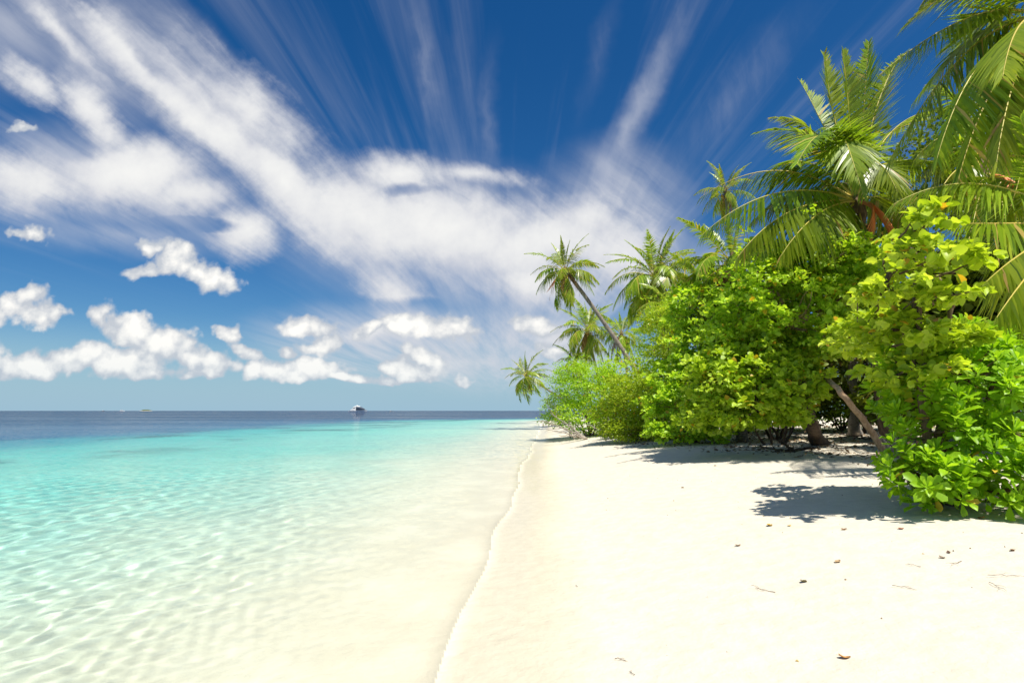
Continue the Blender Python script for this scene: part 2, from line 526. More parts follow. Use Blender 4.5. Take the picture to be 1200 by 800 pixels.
# ------------------------------------------------------------------ plant materials
def leaf_mat(name, dark, mid, light, aged, aged_from=0.965, transl=0.35, rough=.38, spec=.5):
    m, N = material(name)
    t = N.n('ShaderNodeAttribute', attribute_name='tone').outputs['Fac']
    oi = N.n('ShaderNodeObjectInfo').outputs['Random']
    c = N.ramp(t, [(0.0, dark), (0.45, mid), (aged_from - 0.03, light), (aged_from, aged), (1.0, aged)])
    c = N.n('ShaderNodeHueSaturation', ins={'Hue': N.lin(oi, 0, 1, .485, .51), 'Saturation': 1.0, 'Value': N.lin(oi, 0, 1, .88, 1.12), 'Color': c}).outputs[0]
    p = N.n('ShaderNodeBsdfPrincipled', ins={'Base Color': c, 'Roughness': rough, 'Specular IOR Level': spec})
    tr = N.n('ShaderNodeBsdfTranslucent', ins={'Color': N.mix(1.0, c, (1.35, 1.25, 0.6), 'MULTIPLY')})
    mx = N.n('ShaderNodeMixShader', ins={0: transl, 1: p.outputs[0], 2: tr.outputs[0]})
    N.n('ShaderNodeOutputMaterial', ins={0: mx.outputs[0]})
    return m


def bark_mat(name, a, b, scale=14, stretch=(1, 1, .25), rings=0):
    m, N = material(name)
    tc = N.n('ShaderNodeTexCoord').outputs['Object']
    n1 = N.noise(N.vm('MULTIPLY', tc, stretch), scale, 6, .65)
    n2 = N.noise(tc, 2.2, 4, .6)
    c = N.mix(N.ss(n1, .35, .68), a, b)
    c = N.mix(N.ss(n2, .45, .7, 0, .5), c, tuple(x * .55 for x in a))
    h = n1
    if rings:
        wv = N.n('ShaderNodeTexWave', wave_type='BANDS', bands_direction='Z', ins={'Vector': tc, 'Scale': rings, 'Distortion': 1.5, 'Detail': 2.0, 'Detail Scale': 2.0})
        h = N.m('ADD', n1, N.m('MULTIPLY', wv.outputs['Fac'], 0.9))
        c = N.mix(N.ss(wv.outputs['Fac'], .0, .35, .55, 0), c, tuple(x * .45 for x in a))
    bp = N.n('ShaderNodeBump', ins={'Strength': .7, 'Distance': .02, 'Height': h})
    p = N.n('ShaderNodeBsdfPrincipled', ins={'Base Color': c, 'Roughness': .85, 'Specular IOR Level': .2, 'Normal': bp.outputs[0]})
    N.n('ShaderNodeOutputMaterial', ins={0: p.outputs[0]})
    return m


M_PALM = leaf_mat('palm_leaf', (.06, .125, .010), (.24, .355, .018), (.48, .57, .05), (.55, .40, .12), .93, .42, .34, .55)
M_PALMD = leaf_mat('palm_leaf_dry', (.12, .07, .025), (.25, .14, .05), (.38, .25, .10), (.42, .30, .14), .95, .25, .7, .2)
M_LIME = leaf_mat('broad_leaf', (.16, .300, .012), (.41, .63, .030), (.58, .78, .10), (.60, .44, .03), .975, .48, .44, .35)
M_SCAE = leaf_mat('fleshy_leaf', (.09, .210, .008), (.27, .470, .012), (.42, .62, .035), (.60, .44, .05), .98, .45, .42, .35)
M_BUSH = leaf_mat('small_leaf', (.12, .215, .010), (.35, .530, .022), (.52, .66, .06), (.50, .36, .04), .97, .48, .45, .4)
M_FAR = leaf_mat('shade_leaf', (.04, .075, .008), (.12, .18, .012), (.22, .28, .02), (.28, .20, .05), .96, .30, .5, .35)  # darker leaf tone, with the shade of the wood put into it
M_TRUNK = bark_mat('palm_bark', (.17, .145, .115), (.33, .29, .235), 10, (1, 1, .5), rings=3.2)
M_BARK = bark_mat('brown_bark', (.10, .066, .040), (.24, .165, .105))
M_PALEB = bark_mat('pale_bark', (.30, .19, .11), (.54, .38, .24))
M_GREYW = bark_mat('grey_wood', (.22, .19, .155), (.42, .37, .31))
M_DARKB = bark_mat('dark_bark', (.055, .038, .026), (.13, .092, .062))
m_rib, N = material('frond_midrib')
t_ = N.n('ShaderNodeObjectInfo').outputs['Random']
N.n('ShaderNodeOutputMaterial', ins={0: N.n('ShaderNodeBsdfPrincipled', ins={'Base Color': N.mix(t_, (.46, .42, .05), (.50, .38, .06)), 'Roughness': .45}).outputs[0]})
m_nut, N = material('coconut_husk')
tc = N.n('ShaderNodeTexCoord').outputs['Object']
N.n('ShaderNodeOutputMaterial', ins={0: N.n('ShaderNodeBsdfPrincipled', ins={'Base Color': N.mix(N.ss(N.noise(tc, 5, 4), .35, .65), (.30, .13, .025), (.36, .24, .04)), 'Roughness': .5}).outputs[0]})
m_spath, N = material('flower_stalk')
N.n('ShaderNodeOutputMaterial', ins={0: N.n('ShaderNodeBsdfPrincipled', ins={'Base Color': (.62, .19, .045, 1), 'Roughness': .55}).outputs[0]})


# ------------------------------------------------------------------ palm fronds
def frond(p0, p1, p2, pairs=60, leaf=.75, wid=.038, vee=10, sag=.35, twist=0, seed=0, bare=.16, torn=.05, up0=(0, 0, 1), segs=3, rib=.030):
    """leaflet mesh arrays and midrib arrays of one frond along a quadratic curve"""
    r = np.random.default_rng(seed)
    n = 40
    C = bez(p0, p1, p2, n)
    T = unit(np.gradient(C, axis=0))
    up = np.asarray(up0, float)
    Sd = np.cross(T, up)
    bad = np.linalg.norm(Sd, axis=1) < .15
    Sd[bad] = np.cross(T[bad], (0.3, -1, 0.2)); Sd = unit(Sd)
    for k in range(1, n):                    # keep the side vector from flipping
        if (Sd[k] * Sd[k - 1]).sum() < 0:
            Sd[k] *= -1
    Nn = np.cross(Sd, T)
    tw = np.radians(twist) * np.linspace(0, 1, n)[:, None]
    Sd, Nn = Sd * np.cos(tw) + Nn * np.sin(tw), Nn * np.cos(tw) - Sd * np.sin(tw)
    ts = np.repeat(np.linspace(bare, .995, pairs), 2) + r.normal(0, .003, pairs * 2)
    ts = np.clip(ts, bare, 1)
    sg = np.tile([1.0, -1.0], pairs)
    keep = r.uniform(size=len(ts)) > torn
    gap = r.uniform(bare, 1)                 # one torn stretch
    keep &= ~((np.abs(ts - gap) < .015 * r.uniform(0, 2)) & (sg == r.choice([-1, 1])))
    ts, sg = ts[keep], sg[keep]
    f = ts * (n - 1); i0 = np.clip(f.astype(int), 0, n - 2); w = (f - i0)[:, None]
    lerp = lambda a: a[i0] * (1 - w) + a[i0 + 1] * w
    c, t, s, nn = lerp(C), unit(lerp(T)), unit(lerp(Sd)), unit(lerp(Nn))
    q = (ts - bare) / (1 - bare)
    ln = leaf * (0.45 + 0.75 * np.sin(np.clip(q * 1.12 + .10, 0, 1) * PI) ** .7) * r.uniform(.82, 1.1, len(ts))
    ln *= np.where(q > .9, 1 - (q - .9) * 4.0, 1)
    a = np.radians(72 - 46 * q + r.normal(0, 4, len(q)))
    v = np.radians(vee + r.normal(0, 7, len(q)))
    d = t * np.cos(a)[:, None] + (s * (sg * np.cos(v))[:, None] + nn * np.sin(v)[:, None]) * np.sin(a)[:, None]
    sgrav = sag * r.uniform(.6, 1.5, len(q))
    wvec = unit(np.cross(d, nn)) * np.cos(.5) + nn * (np.sin(.5) * sg)[:, None] * .6
    wvec = unit(wvec)
    V = []
    prof = [.55, 1.0, .62, .05] if segs == 3 else [.7, 1.0, .05]
    for k in range(segs + 1):
        x = k / segs
        p = c + d * (ln * x)[:, None] + np.stack([0 * x * ln, 0 * ln, -sgrav * ln * x ** 2], -1)
        hw = (wid * .5 * prof[k]) * (0.75 + .35 * np.sin(q * PI))
        V += [p - wvec * hw[:, None], p + wvec * hw[:, None]]
    V = np.stack(V, 1)                       # leaflets, 2*(segs+1), 3
    m = V.shape[1]
    base = np.arange(len(V))[:, None] * m
    Q = np.concatenate([base + np.array([2 * k, 2 * k + 1, 2 * k + 3, 2 * k + 2]) for k in range(segs)])
    tone = np.clip(r.normal(.42, .13, len(V)) + .35 * (q - .5) * r.uniform(0, 1), 0, .9)
    tone = np.where(r.uniform(size=len(V)) < .03, .95, tone)
    tn = np.repeat(tone, m).reshape(-1, m)
    tn[:, -2:] = np.where(r.uniform(size=(len(V), 1)) < .10, .96, tn[:, -2:])     # dry tips
    rv, rq = tube(C, rib * np.concatenate([np.linspace(1.7, 1, 6), np.linspace(1, .12, n - 6)]), 6)
    return V.reshape(-1, 3), Q, tn.ravel(), rv, rq


def frond_mesh(name, *a, dry=False, **k):
    V, Q, tn, rv, rq = frond(*a, **k)
    return mesh_np(name, V, Q, M_PALMD if dry else M_PALM, tn), mesh_np('midrib', rv, rq, M_BARK if dry else m_rib)


def put_frond(palm, meshes, loc=(0, 0, 0), rot=(0, 0, 0), sc=1.0, name='frond'):
    f = link(name, meshes[0], palm, loc)
    f.rotation_euler = rot
    f.scale = (sc, sc, sc)
    link('midrib', meshes[1], f)
    return f


# a shared set of fronds of unit length along +x: from upright young ones to hanging old ones
def std_fronds(lod):
    out = []
    pr, wd, sg = ((64, .015, 3), (52, .021, 2), (36, .030, 2))[lod]
    for k, (e, b) in enumerate(((78, 14), (62, 40), (46, 62), (28, 72), (10, 72), (-14, 62), (-42, 40))):
        for var in range(2):
            e1 = R(e); e2 = R(e - b - var * 14)
            p1 = np.array([math.cos(e1) * .55, .04 * (var - .5), math.sin(e1) * .55])
            p2 = p1 + np.array([math.cos(e2) * .55, .05 * (.5 - var), math.sin(e2) * .55])
            out.append(frond_mesh('frond', (0, 0, 0), p1, p2, pairs=pr, leaf=.165 if k else .12, wid=wd, vee=26 - 10 * k, sag=.15 + .14 * k, seed=k * 7 + var + lod * 50,
                                  bare=.17, torn=.04 + .02 * k, segs=sg, rib=.0065, twist=(-20, 25)[var]))
    return out


STD = [std_fronds(0), std_fronds(1), std_fronds(2)]
DRYF = [frond_mesh('dead_frond', (0, 0, 0), (.28, 0, .10), (.42, .03, -.62), pairs=40, leaf=.15, wid=.016, vee=-50, sag=.9, seed=90 + i, torn=.25, segs=2, rib=.006, dry=True) for i in range(2)]


def trunk_part(palm, pts, r0, r1, sides=12, mat=None, name='trunk'):
    n = len(pts)
    q = np.linspace(0, 1, n)
    rad = r0 + (r1 - r0) * q ** .7 + r0 * .55 * np.exp(-q * 14)
    rad = rad * (1 + .035 * np.sin(np.arange(n) * 2.4))
    v, f = tube(pts, rad, sides, .02, n)
    me = mesh_np(name, v, f, mat or M_TRUNK)
    return link(name, me, palm)


def nut_mesh():
    bm = bmesh.new()
    bmesh.ops.create_uvsphere(bm, u_segments=10, v_segments=8, radius=.13)
    for v in bm.verts:
        v.co.z *= 1.22
        k = 1 - .10 * math.cos(3 * math.atan2(v.co.y, v.co.x))
        v.co.x *= k; v.co.y *= k
    me = bpy.data.meshes.new('coconut'); bm.to_mesh(me); bm.free()
    for p in me.polygons: p.use_smooth = True
    me.materials.append(m_nut)
    return me


NUT = nut_mesh()


def crown_fronds(palm, top, L, nfr, lod, seed, tilt=(0, 0), lo=-45, hi=84, nuts=6, dead=2):
    r = np.random.default_rng(seed)
    tl = Euler((R(tilt[0]), R(tilt[1]), 0)).to_matrix().to_4x4()
    for i in range(nfr):
        q = (i + .5) / nfr
        k = min(6, int(q * 7))
        az = i * 2.39996 + r.normal(0, .16)
        me = STD[lod][k * 2 + int(r.integers(2))]
        m = tl @ Euler((r.normal(0, .22), r.normal(0, .10), az), 'XYZ').to_matrix().to_4x4()
        off = Vector((math.cos(az) * .10, math.sin(az) * .10, -.35 * q * L / 4))
        put_frond(palm, me, Vector(top) + off, m.to_euler(), L * (0.72 if k == 0 else 1) * r.uniform(.86, 1.08) * (.9 if k > 4 else 1))
    for i in range(dead):
        az = r.uniform(0, 6.28)
        put_frond(palm, DRYF[i % 2], Vector(top) + Vector((0, 0, -.4)), (0, 0, az), L * r.uniform(.7, .9), 'dead_frond')
    for i in range(nuts):
        az = r.uniform(0, 6.28)
        o = link('coconut', NUT, palm, Vector(top) + Vector((math.cos(az) * .28, math.sin(az) * .28, -.5 - r.uniform(0, .35))))
        o.rotation_euler = (r.uniform(-.4, .4), r.uniform(-.4, .4), az)
    # fibrous heart where the fronds leave the trunk
    P = bez((0, 0, -.9), (0, 0, -.3), (0, 0, .5), 10) + np.array(top)
    v, f = tube(P, np.array([.5, .75, 1, 1.15, 1.2, 1.1, .9, .65, .35, .05]) * .17 * (L / 4) ** .5, 10, .08, seed)
    link('leaf_sheath', mesh_np('leaf_sheath', v, f, M_BARK), palm)


def palm(label, base_px, top_px, y, L, nfr, lod, seed, bend=(0, 0, 0), r0=.17, r1=.11, ytop=None, group='coconut palms over the beach', **kw):
    """base given as (X, y) where the trunk meets the ground, top as a pixel of the photograph at depth ytop"""
    bx = ray(base_px, 440)[0] * y
    bz = gz(bx, y) - .15
    o = empty('coconut_palm', (bx, y, bz + .15))
    tp = np.array(at(*top_px, ytop or y)) - np.array((bx, y, bz + .15))
    pts = bez((0, 0, -.15), np.array([tp[0] * .5, tp[1] * .5, tp[2] * .5]) + np.array(bend), tp, 46)
    trunk_part(o, pts, r0, r1)
    crown_fronds(o, tp, L, nfr, lod, seed, **kw)
    tag(o, label, 'palm tree', group)
    return o, tp


# ------------------------------------------------------------------ leafy crowns
def tmpl(kind):
    """a leaf of unit length along +x, normal +z: verts, triangles"""
    if kind == 'small':
        v = [(0, 0, 0), (.5, -.24, .05), (1, 0, -.06), (.5, .24, .05), (.5, 0, 0)]
        t = [(0, 1, 4), (1, 2, 4), (2, 3, 4), (3, 0, 4)]
    elif kind == 'round':
        v = [(0, 0, 0), (.10, -.28, .10), (.42, -.44, .15), (.80, -.28, .08), (1, 0, -.10), (.80, .28, .08), (.42, .44, .15), (.10, .28, .10), (.45, 0, 0), (.8, 0, -.03)]
        t = [(0, 1, 8), (1, 2, 8), (2, 3, 9), (2, 9, 8), (3, 4, 9), (4, 5, 9), (5, 6, 9), (9, 6, 8), (6, 7, 8), (7, 0, 8)]
    else:   # spoon-shaped and fleshy
        v = [(0, 0, 0), (.30, -.07, .02), (.62, -.17, .05), (.86, -.19, .03), (1, 0, -.08), (.86, .19, .03), (.62, .17, .05), (.30, .07, .02), (.62, 0, 0), (.86, 0, -.03)]
        t = [(0, 1, 7), (1, 2, 8), (1, 8, 7), (8, 6, 7), (2, 3, 9), (2, 9, 8), (9, 5, 6), (8, 9, 6), (3, 4, 9), (4, 5, 9)]
    return np.array(v, float), np.array(t, int)


def leaves(pos, axis, nrm, size, kind, tone, r):
    v, t = tmpl(kind)
    ax = unit(axis); nr = unit(nrm - ax * (nrm * ax).sum(-1, keepdims=True)); sd = np.cross(nr, ax)
    curl = r.uniform(-.5, 2.2, len(pos))[:, None]
    s = np.asarray(size)[:, None, None]
    V = pos[:, None] + s * (ax[:, None] * v[None, :, 0:1] + sd[:, None] * v[None, :, 1:2] + nr[:, None] * (v[None, :, 2] * curl)[..., None])
    F = t[None] + (np.arange(len(pos)) * len(v))[:, None, None]
    return V.reshape(-1, 3), F.reshape(-1, 3), np.repeat(tone, len(v))


def rdir(r, n):
    return unit(r.normal(size=(n, 3)))


def clumps(lobes, n, r, low=-.35, shell=(.72, 1.04)):
    """clump centres and outward directions spread over the outsides of ellipsoid lobes"""
    vol = np.array([(l[1][0] * l[1][1] + l[1][1] * l[1][2] + l[1][0] * l[1][2]) for l in lobes])
    which = r.choice(len(lobes), n * 3, p=vol / vol.sum())
    d = rdir(r, n * 3)
    ok = d[:, 2] > low
    which, d = which[ok], d[ok]
    rr = r.uniform(*shell, len(d))
    C = np.array([l[0] for l in lobes]); Rr = np.array([l[1] for l in lobes])
    p = C[which] + d * Rr[which] * rr[:, None]
    ins = np.zeros(len(p), bool)
    for k in range(len(lobes)):
        e = np.linalg.norm((p - C[k]) / Rr[k], axis=1)
        ins |= (e < .62) & (which != k)
    p, d, which = p[~ins][:n], d[~ins][:n], which[~ins][:n]
    # lumpy outline
    j = np.array([mnoise.noise(Vector(q) * 1.9) for q in p])
    p = p + d * ((j * .62 + r.normal(0, .05, len(p)) + .55 * np.maximum(r.uniform(-6, 1, len(p)), 0) * (d[:, 2] > -.3)) * Rr[which].min(1))[:, None]
    return p, unit(d / Rr[which]), which


def crown_arrays(lobes, n, per, cr, size, kind, r, up=.75, out=.6, low=-.75, fill=.18, rosette=False):
    p, d, which = clumps(lobes, n, r, low)
    nin = int(n * fill)
    pi_, di, wi = clumps(lobes, nin, r, -.9, (.25, .7))
    p = np.concatenate([p, pi_]); d = np.concatenate([d, di]); which = np.concatenate([which, wi])
    n = len(p)
    if rosette:
        ax = unit(d * .75 + np.array([0, 0, .75]) + .35 * rdir(r, n))
        A = unit(np.cross(ax, rdir(r, n))); B = np.cross(ax, A)
        k = np.arange(per)
        q = (k + .5) / per                                          # inner to outer leaves
        th = k * 2.39996 + r.uniform(0, 6.28, n)[:, None]
        el = np.radians(78 - 84 * q)[None] + r.normal(0, .14, (n, per))
        rad = A[:, None] * np.cos(th)[..., None] + B[:, None] * np.sin(th)[..., None]
        axis = ax[:, None] * np.sin(el)[..., None] + rad * np.cos(el)[..., None]
        nrm = ax[:, None] * np.cos(el)[..., None] - rad * np.sin(el)[..., None]
        sz = size * (0.55 + .5 * q)[None] * r.uniform(.75, 1.15, (n, per)) * r.uniform(.8, 1.15, n)[:, None]
        pos = p[:, None] - ax[:, None] * (q * .35 * size)[None, :, None]
        tone = np.clip(.50 - .25 * q[None] + r.normal(0, .10, (n, per)) + r.normal(0, .10, n)[:, None] + .12, 0, .94)
        tone = np.where((r.uniform(size=(n, per)) < .02) & (q[None] > .6), 1.0, tone)
        f = lambda a: a.reshape(-1, a.shape[-1])
        V, F, tn = leaves(f(pos), f(axis), f(nrm), sz.ravel(), kind, tone.ravel(), r)
    else:
        csz = r.uniform(.7, 1.25, n)
        dd = rdir(r, n * per).reshape(n, per, 3)
        dd[..., 2] = np.abs(dd[..., 2]) * .8 + dd[..., 2] * .2
        pos = p[:, None] + dd * (cr * csz)[:, None, None] * r.uniform(.35, 1.0, (n, per, 1)) * np.array([1, 1, .75])
        nrm = unit(dd * .45 + np.array([0, 0, up]) + d[:, None] * out + .42 * r.normal(size=(n, per, 3)))
        axis = unit(dd + d[:, None] * .4 + np.array([0, 0, -.35]) + .5 * r.normal(size=(n, per, 3)))
        sz = size * r.uniform(.6, 1.2, (n, per)) * r.uniform(.6, 1.15, n)[:, None]
        tone = np.clip(r.normal(.46, .14, (n, per)) + r.normal(0, .12, n)[:, None], 0, .93)
        tone = np.where(r.uniform(size=(n, per)) < .02, 1.0, tone)
        f = lambda a: a.reshape(-1, a.shape[-1])
        V, F, tn = leaves(f(pos), f(axis), f(nrm), sz.ravel(), kind, tone.ravel(), r)
    return V, F, tn, p, which


def branch_to(a, b, r0, r1, r, n=8, side=.12, sides=6):
    a, b = np.asarray(a, float), np.asarray(b, float)
    mid = (a + b) / 2 + r.normal(0, side, 3) * np.linalg.norm(b - a)
    P = bez(a, mid, b, n) + np.concatenate([np.zeros((1, 3)), r.normal(0, .012, (n - 2, 3)) * np.linalg.norm(b - a), np.zeros((1, 3))])
    return tube(P, np.linspace(r0, r1, n), sides)


def px_lobes(spec, org):
    """(X, Y, depth, half-width px, half-height px, half-depth m) -> ellipsoids relative to org"""
    out = []
    for X, Y, y, rx, ry, rd in spec:
        c = np.array(at(X, Y, y)) - np.array(org)
        out.append((c, np.array([rx / FPX * y, rd, ry / FPX * y])))
    return out


def leafy(name, label, cat, base, spec, n, per, cr, size, kind, mat, seed, stems=(), bark=None, twigs=50, group=None, rosette=False, stem_name='stem', **kw):
    """a shrub or tree: base = (x, y); stems = lists of points (pixels with depth) for visible trunks"""
    r = np.random.default_rng(seed)
    bx, by = base
    org = (bx, by, gz(bx, by))
    o = empty(name, org)
    lobes = px_lobes(spec, org)
    V, F, tn, cc, which = crown_arrays(lobes, n, per, cr, size, kind, r, rosette=rosette, **kw)
    lowz = np.array([gz(*q) for q in (V[::50, :2] + np.array(org[:2]))]).max() - org[2] if False else None
    gzv = ground_z(V[:, 0] + bx, V[:, 1] + by) - org[2] + .02
    V[:, 2] = np.maximum(V[:, 2], gzv)
    link('crown', mesh_np('crown', V, F, mat, tn), o)
    ends = []
    for st in stems:
        P = np.array([np.array(q[0]) for q in st]); rr = np.array([q[1] for q in st])
        P = P - np.array(org)
        tt = np.linspace(0, len(P) - 1, 6 * len(P))
        PP = np.stack([np.interp(tt, range(len(P)), P[:, a]) for a in range(3)], 1)
        ker = np.ones(5) / 5
        PP[2:-2] = np.stack([np.convolve(PP[:, a], ker, 'valid') for a in range(3)], 1)
        PP[1:-1] += r.normal(0, .008, PP[1:-1].shape) * 1.0
        v, f = tube(PP, np.interp(tt, range(len(P)), rr), 9, .05, seed)
        link(stem_name, mesh_np(stem_name, v, f, bark or M_BARK), o)
        ends.append(PP[-1])
    if not ends:
        ends = [np.array([0, 0, -.1])]
        for k in range(3):
            l = lobes[k % len(lobes)][0]
            v, f = branch_to((r.normal(0, .1), r.normal(0, .1), -.1), l, .05, .03, r)
            link('stem', mesh_np('stem', v, f, bark or M_BARK), o)
    br = []
    for l, (c, rad) in enumerate(lobes):
        e = ends[int(np.argmin([np.linalg.norm(c - q) for q in ends]))]
        br.append(branch_to(e, c, .040, .024, r))
    for k in r.choice(len(cc), min(twigs, len(cc)), replace=False):
        br.append(branch_to(lobes[which[k]][0] + r.normal(0, .1, 3), cc[k], .016, .006, r, 6, .1, 5))
    v, f = join(br)
    link('branches', mesh_np('branches', v, f, bark or M_BARK), o)
    tag(o, label, cat, group)
    return o

# ------------------------------------------------------------------ placing things
def A3(X, Y, y):
    return np.array(at(X, Y, y))


def on_ground(X, Y):
    """where the sight line through a pixel meets the beach"""
    a, b = ray(X, Y)
    lo, hi = 1.0, 400.0
    y = 1.0
    while y < 200 and CAM.z + b * y > gz(a * y, y):
        y *= 1.01
    return a * y, y, gz(a * y, y)


LEAF_GROUP = 'bushes along the back of the beach'

bx, by, _ = on_ground(1110, 592)
leafy('shrub', 'large glossy shrub of spoon-shaped leaf rosettes in front, touching the sand', 'shrub', (bx, by + .3),
      [(1108, 520, 7.03, 62, 60, .7), (1074, 556, 6.74, 34, 34, .4), (1150, 560, 6.74, 72, 48, .6), (1120, 455, 7.50, 85, 58, .8), (1190, 470, 7.31, 70, 66, .8),
       (1072, 452, 7.79, 34, 38, .5), (1205, 575, 6.46, 50, 36, .5), (1270, 500, 7.22, 85, 95, .9), (1085, 415, 7.79, 40, 26, .4), (1175, 415, 7.79, 44, 24, .5), (1135, 408, 7.7, 56, 26, .5)],
      560, 15, 0, .205, 'spoon', M_SCAE, 21, rosette=True, low=-.55, twigs=60)

bx, by = A3(1085, 400, 7.1)[:2]
leafy('sapling', 'slender upright sapling with round pale green leaves rising behind the glossy shrub', 'tree', (bx, by),
      [(1072, 268, 6.70, 10, 16, 0.60), (1060, 306, 6.70, 20, 14, 0.60), (1104, 310, 6.70, 19, 15, 0.60), (1038, 345, 6.70, 22, 15, 0.60), (1096, 352, 6.70, 23, 15, 0.60),
       (1058, 398, 7.18, 40, 22, 0.60), (1020, 392, 8.1, 24, 26, .8), (1108, 398, 7.18, 26, 18, 0.60), (1070, 440, 7.08, 46, 24, 0.60)],
      225, 12, .12, .13, 'round', M_LIME, 22, stems=[[(np.array((bx, by, .4)), .06), (A3(1080, 470, 7.1), .05), (A3(1075, 380, 7.1), .04), (A3(1070, 290, 7.1), .015)]], twigs=60)

bx, by, bz_ = on_ground(1044, 538)
TB = np.array((bx, by, bz_ - .1))
leafy('leaning_tree', 'broad-leafed tree whose thin pale brown trunk leans left over the shaded sand', 'tree', (bx, by),
      [(962, 308, 14.51, 46, 36, .9), (905, 335, 14.87, 52, 42, 1.0), (995, 345, 14.16, 40, 44, .8), (935, 372, 14.40, 66, 42, 1.0), (868, 385, 15.34, 42, 44, 1.0),
       (990, 405, 13.69, 34, 36, .7), (1020, 322, 14.40, 28, 34, .7), (900, 305, 15.34, 28, 20, .7)],
      520, 25, .25, .145, 'round', M_LIME, 23, low=-.4,
      stems=[[(TB, .085), (A3(1018, 500, by - .3), .075), (A3(985, 458, by - .7), .06), (A3(948, 425, 15.1), .05), (A3(925, 385, 14.9), .03)]], bark=M_PALEB, twigs=80)

bx, by, bz_ = on_ground(915, 521)
GB = np.array((bx, by, bz_ - .1))
leafy('shrub', 'rounded lime green shrub on thin dark stems, hanging low over the sand', 'shrub', (bx, by),
      [(886, 446, 14.40, 62, 42, .9), (928, 462, 13.91, 36, 34, .7), (848, 455, 15.01, 40, 46, .9), (905, 415, 14.88, 55, 30, .8), (838, 485, 14.88, 34, 26, .7), (888, 482, 14.15, 46, 26, .7)],
      420, 25, .25, .15, 'round', M_LIME, 24,
      stems=[[(GB, .05), (A3(925, 490, by - .3), .04), (A3(915, 455, 14.4), .02)], [(GB + (-.25, .1, 0), .045), (A3(902, 500, by), .035), (A3(885, 460, 14.4), .02)],
             [(GB + (-.4, .2, 0), .05), (A3(885, 505, by), .03), (A3(860, 470, 14.6), .02)], [(GB + (.15, .2, 0), .05), (A3(940, 480, by), .04), (A3(955, 430, 14.8), .02)]],
      bark=M_DARKB, twigs=60, stem_name='stem')

leafy('shrub', 'bright round-leafed bush between the lime shrub and the smaller-leafed bush', 'shrub', A3(815, 500, 21.3)[:2],
      [(822, 372, 21.5, 40, 44, 1.1), (820, 430, 20.9, 46, 48, 1.1), (800, 478, 20.7, 46, 36, 1.0), (848, 342, 21.8, 24, 24, .8), (842, 490, 20.5, 30, 24, .8), (805, 506, 20.2, 48, 16, .9)],
      500, 25, .29, .165, 'round', M_LIME, 25, group=LEAF_GROUP)
leafy('shrub', 'dense yellow-green small-leafed bush beyond the bright round-leafed bush', 'shrub', A3(760, 500, 24.8)[:2],
      [(782, 414, 25.3, 24, 18, 1.1), (752, 466, 24.7, 42, 28, 1.2), (772, 488, 24.2, 46, 28, 1.1), (734, 482, 24.7, 28, 32, .9), (778, 376, 25.9, 26, 18, .8), (722, 496, 25.1, 24, 18, .7), (765, 508, 23.7, 50, 12, 1.0), (730, 508, 24.6, 24, 10, .7)],
      760, 26, .36, .15, 'small', M_BUSH, 26, group=LEAF_GROUP)
leafy('shrub', 'dark green bush at the end of the beach, by the water above bare branches', 'shrub', A3(690, 500, 33)[:2],
      [(688, 450, 33, 36, 26, 1.8), (664, 466, 34, 28, 26, 1.4), (708, 468, 32, 32, 28, 1.5), (692, 488, 32, 44, 16, 1.3), (650, 486, 35, 17, 16, .9), (672, 440, 34, 20, 14, 1.1), (712, 450, 33, 20, 16, 1.1), (700, 500, 31.5, 36, 9, 1.0)],
      820, 26, .42, .15, 'small', M_BUSH, 27, group=LEAF_GROUP)
leafy('tree', 'olive green tree filling the gap above the small-leafed bush', 'tree', A3(790, 480, 29)[:2],
      [(800, 372, 29, 44, 26, 1.8), (836, 345, 29, 36, 26, 1.6), (775, 400, 29, 32, 26, 1.5)],
      420, 22, .38, .15, 'small', M_BUSH, 28)

# the shaded wood behind
UNDER = [((905, 440, 22), [(905, 400, 22, 90, 60, 2.0), (880, 455, 21, 60, 50, 1.5)], 'shaded tree behind the rounded lime shrub and leaning trunk'),
         ((1010, 450, 25), [(1010, 390, 25, 100, 90, 2.0), (985, 455, 26, 60, 34, 1.5)], 'dim tree deep in the wood behind the slender sapling'),
         ((1125, 450, 19), [(1125, 400, 19, 80, 80, 1.8), (1090, 470, 19, 70, 40, 1.4)], 'shaded bush behind the glossy shrub at its upper right'),
         ((1215, 430, 14), [(1215, 380, 14, 60, 90, 1.4)], 'dark bush at the right edge below the drooping fronds'),
         ((1120, 250, 24), [(1110, 240, 24, 120, 90, 2.4), (1200, 200, 22, 100, 120, 2.4)], 'tall shaded tree high behind the fronds on the right')]
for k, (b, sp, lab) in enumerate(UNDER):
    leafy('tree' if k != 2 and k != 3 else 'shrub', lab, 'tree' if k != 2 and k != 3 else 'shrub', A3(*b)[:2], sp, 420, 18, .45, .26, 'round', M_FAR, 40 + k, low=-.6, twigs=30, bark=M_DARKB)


# bare trunks standing in the shade under the canopy
def bare_trunk(name, label, base, pts, r0, r1, mat, seed):
    org = np.array(on_ground(*base))
    o = empty(name, org)
    P = np.array([org + (0, 0, -.15)] + [A3(*p) for p in pts]) - org
    tt = np.linspace(0, len(P) - 1, 16)
    PP = np.stack([np.interp(tt, range(len(P)), P[:, a]) for a in range(3)], 1)
    PP[1:-1] += np.random.default_rng(seed).normal(0, .02, PP[1:-1].shape)
    q = np.linspace(0, 1, 16)
    v, f = tube(PP, r0 + (r1 - r0) * q + r0 * .7 * np.exp(-q * 12), 12, .07, seed)
    link('trunk', mesh_np('trunk', v, f, mat), o)
    return tag(o, label, 'tree')


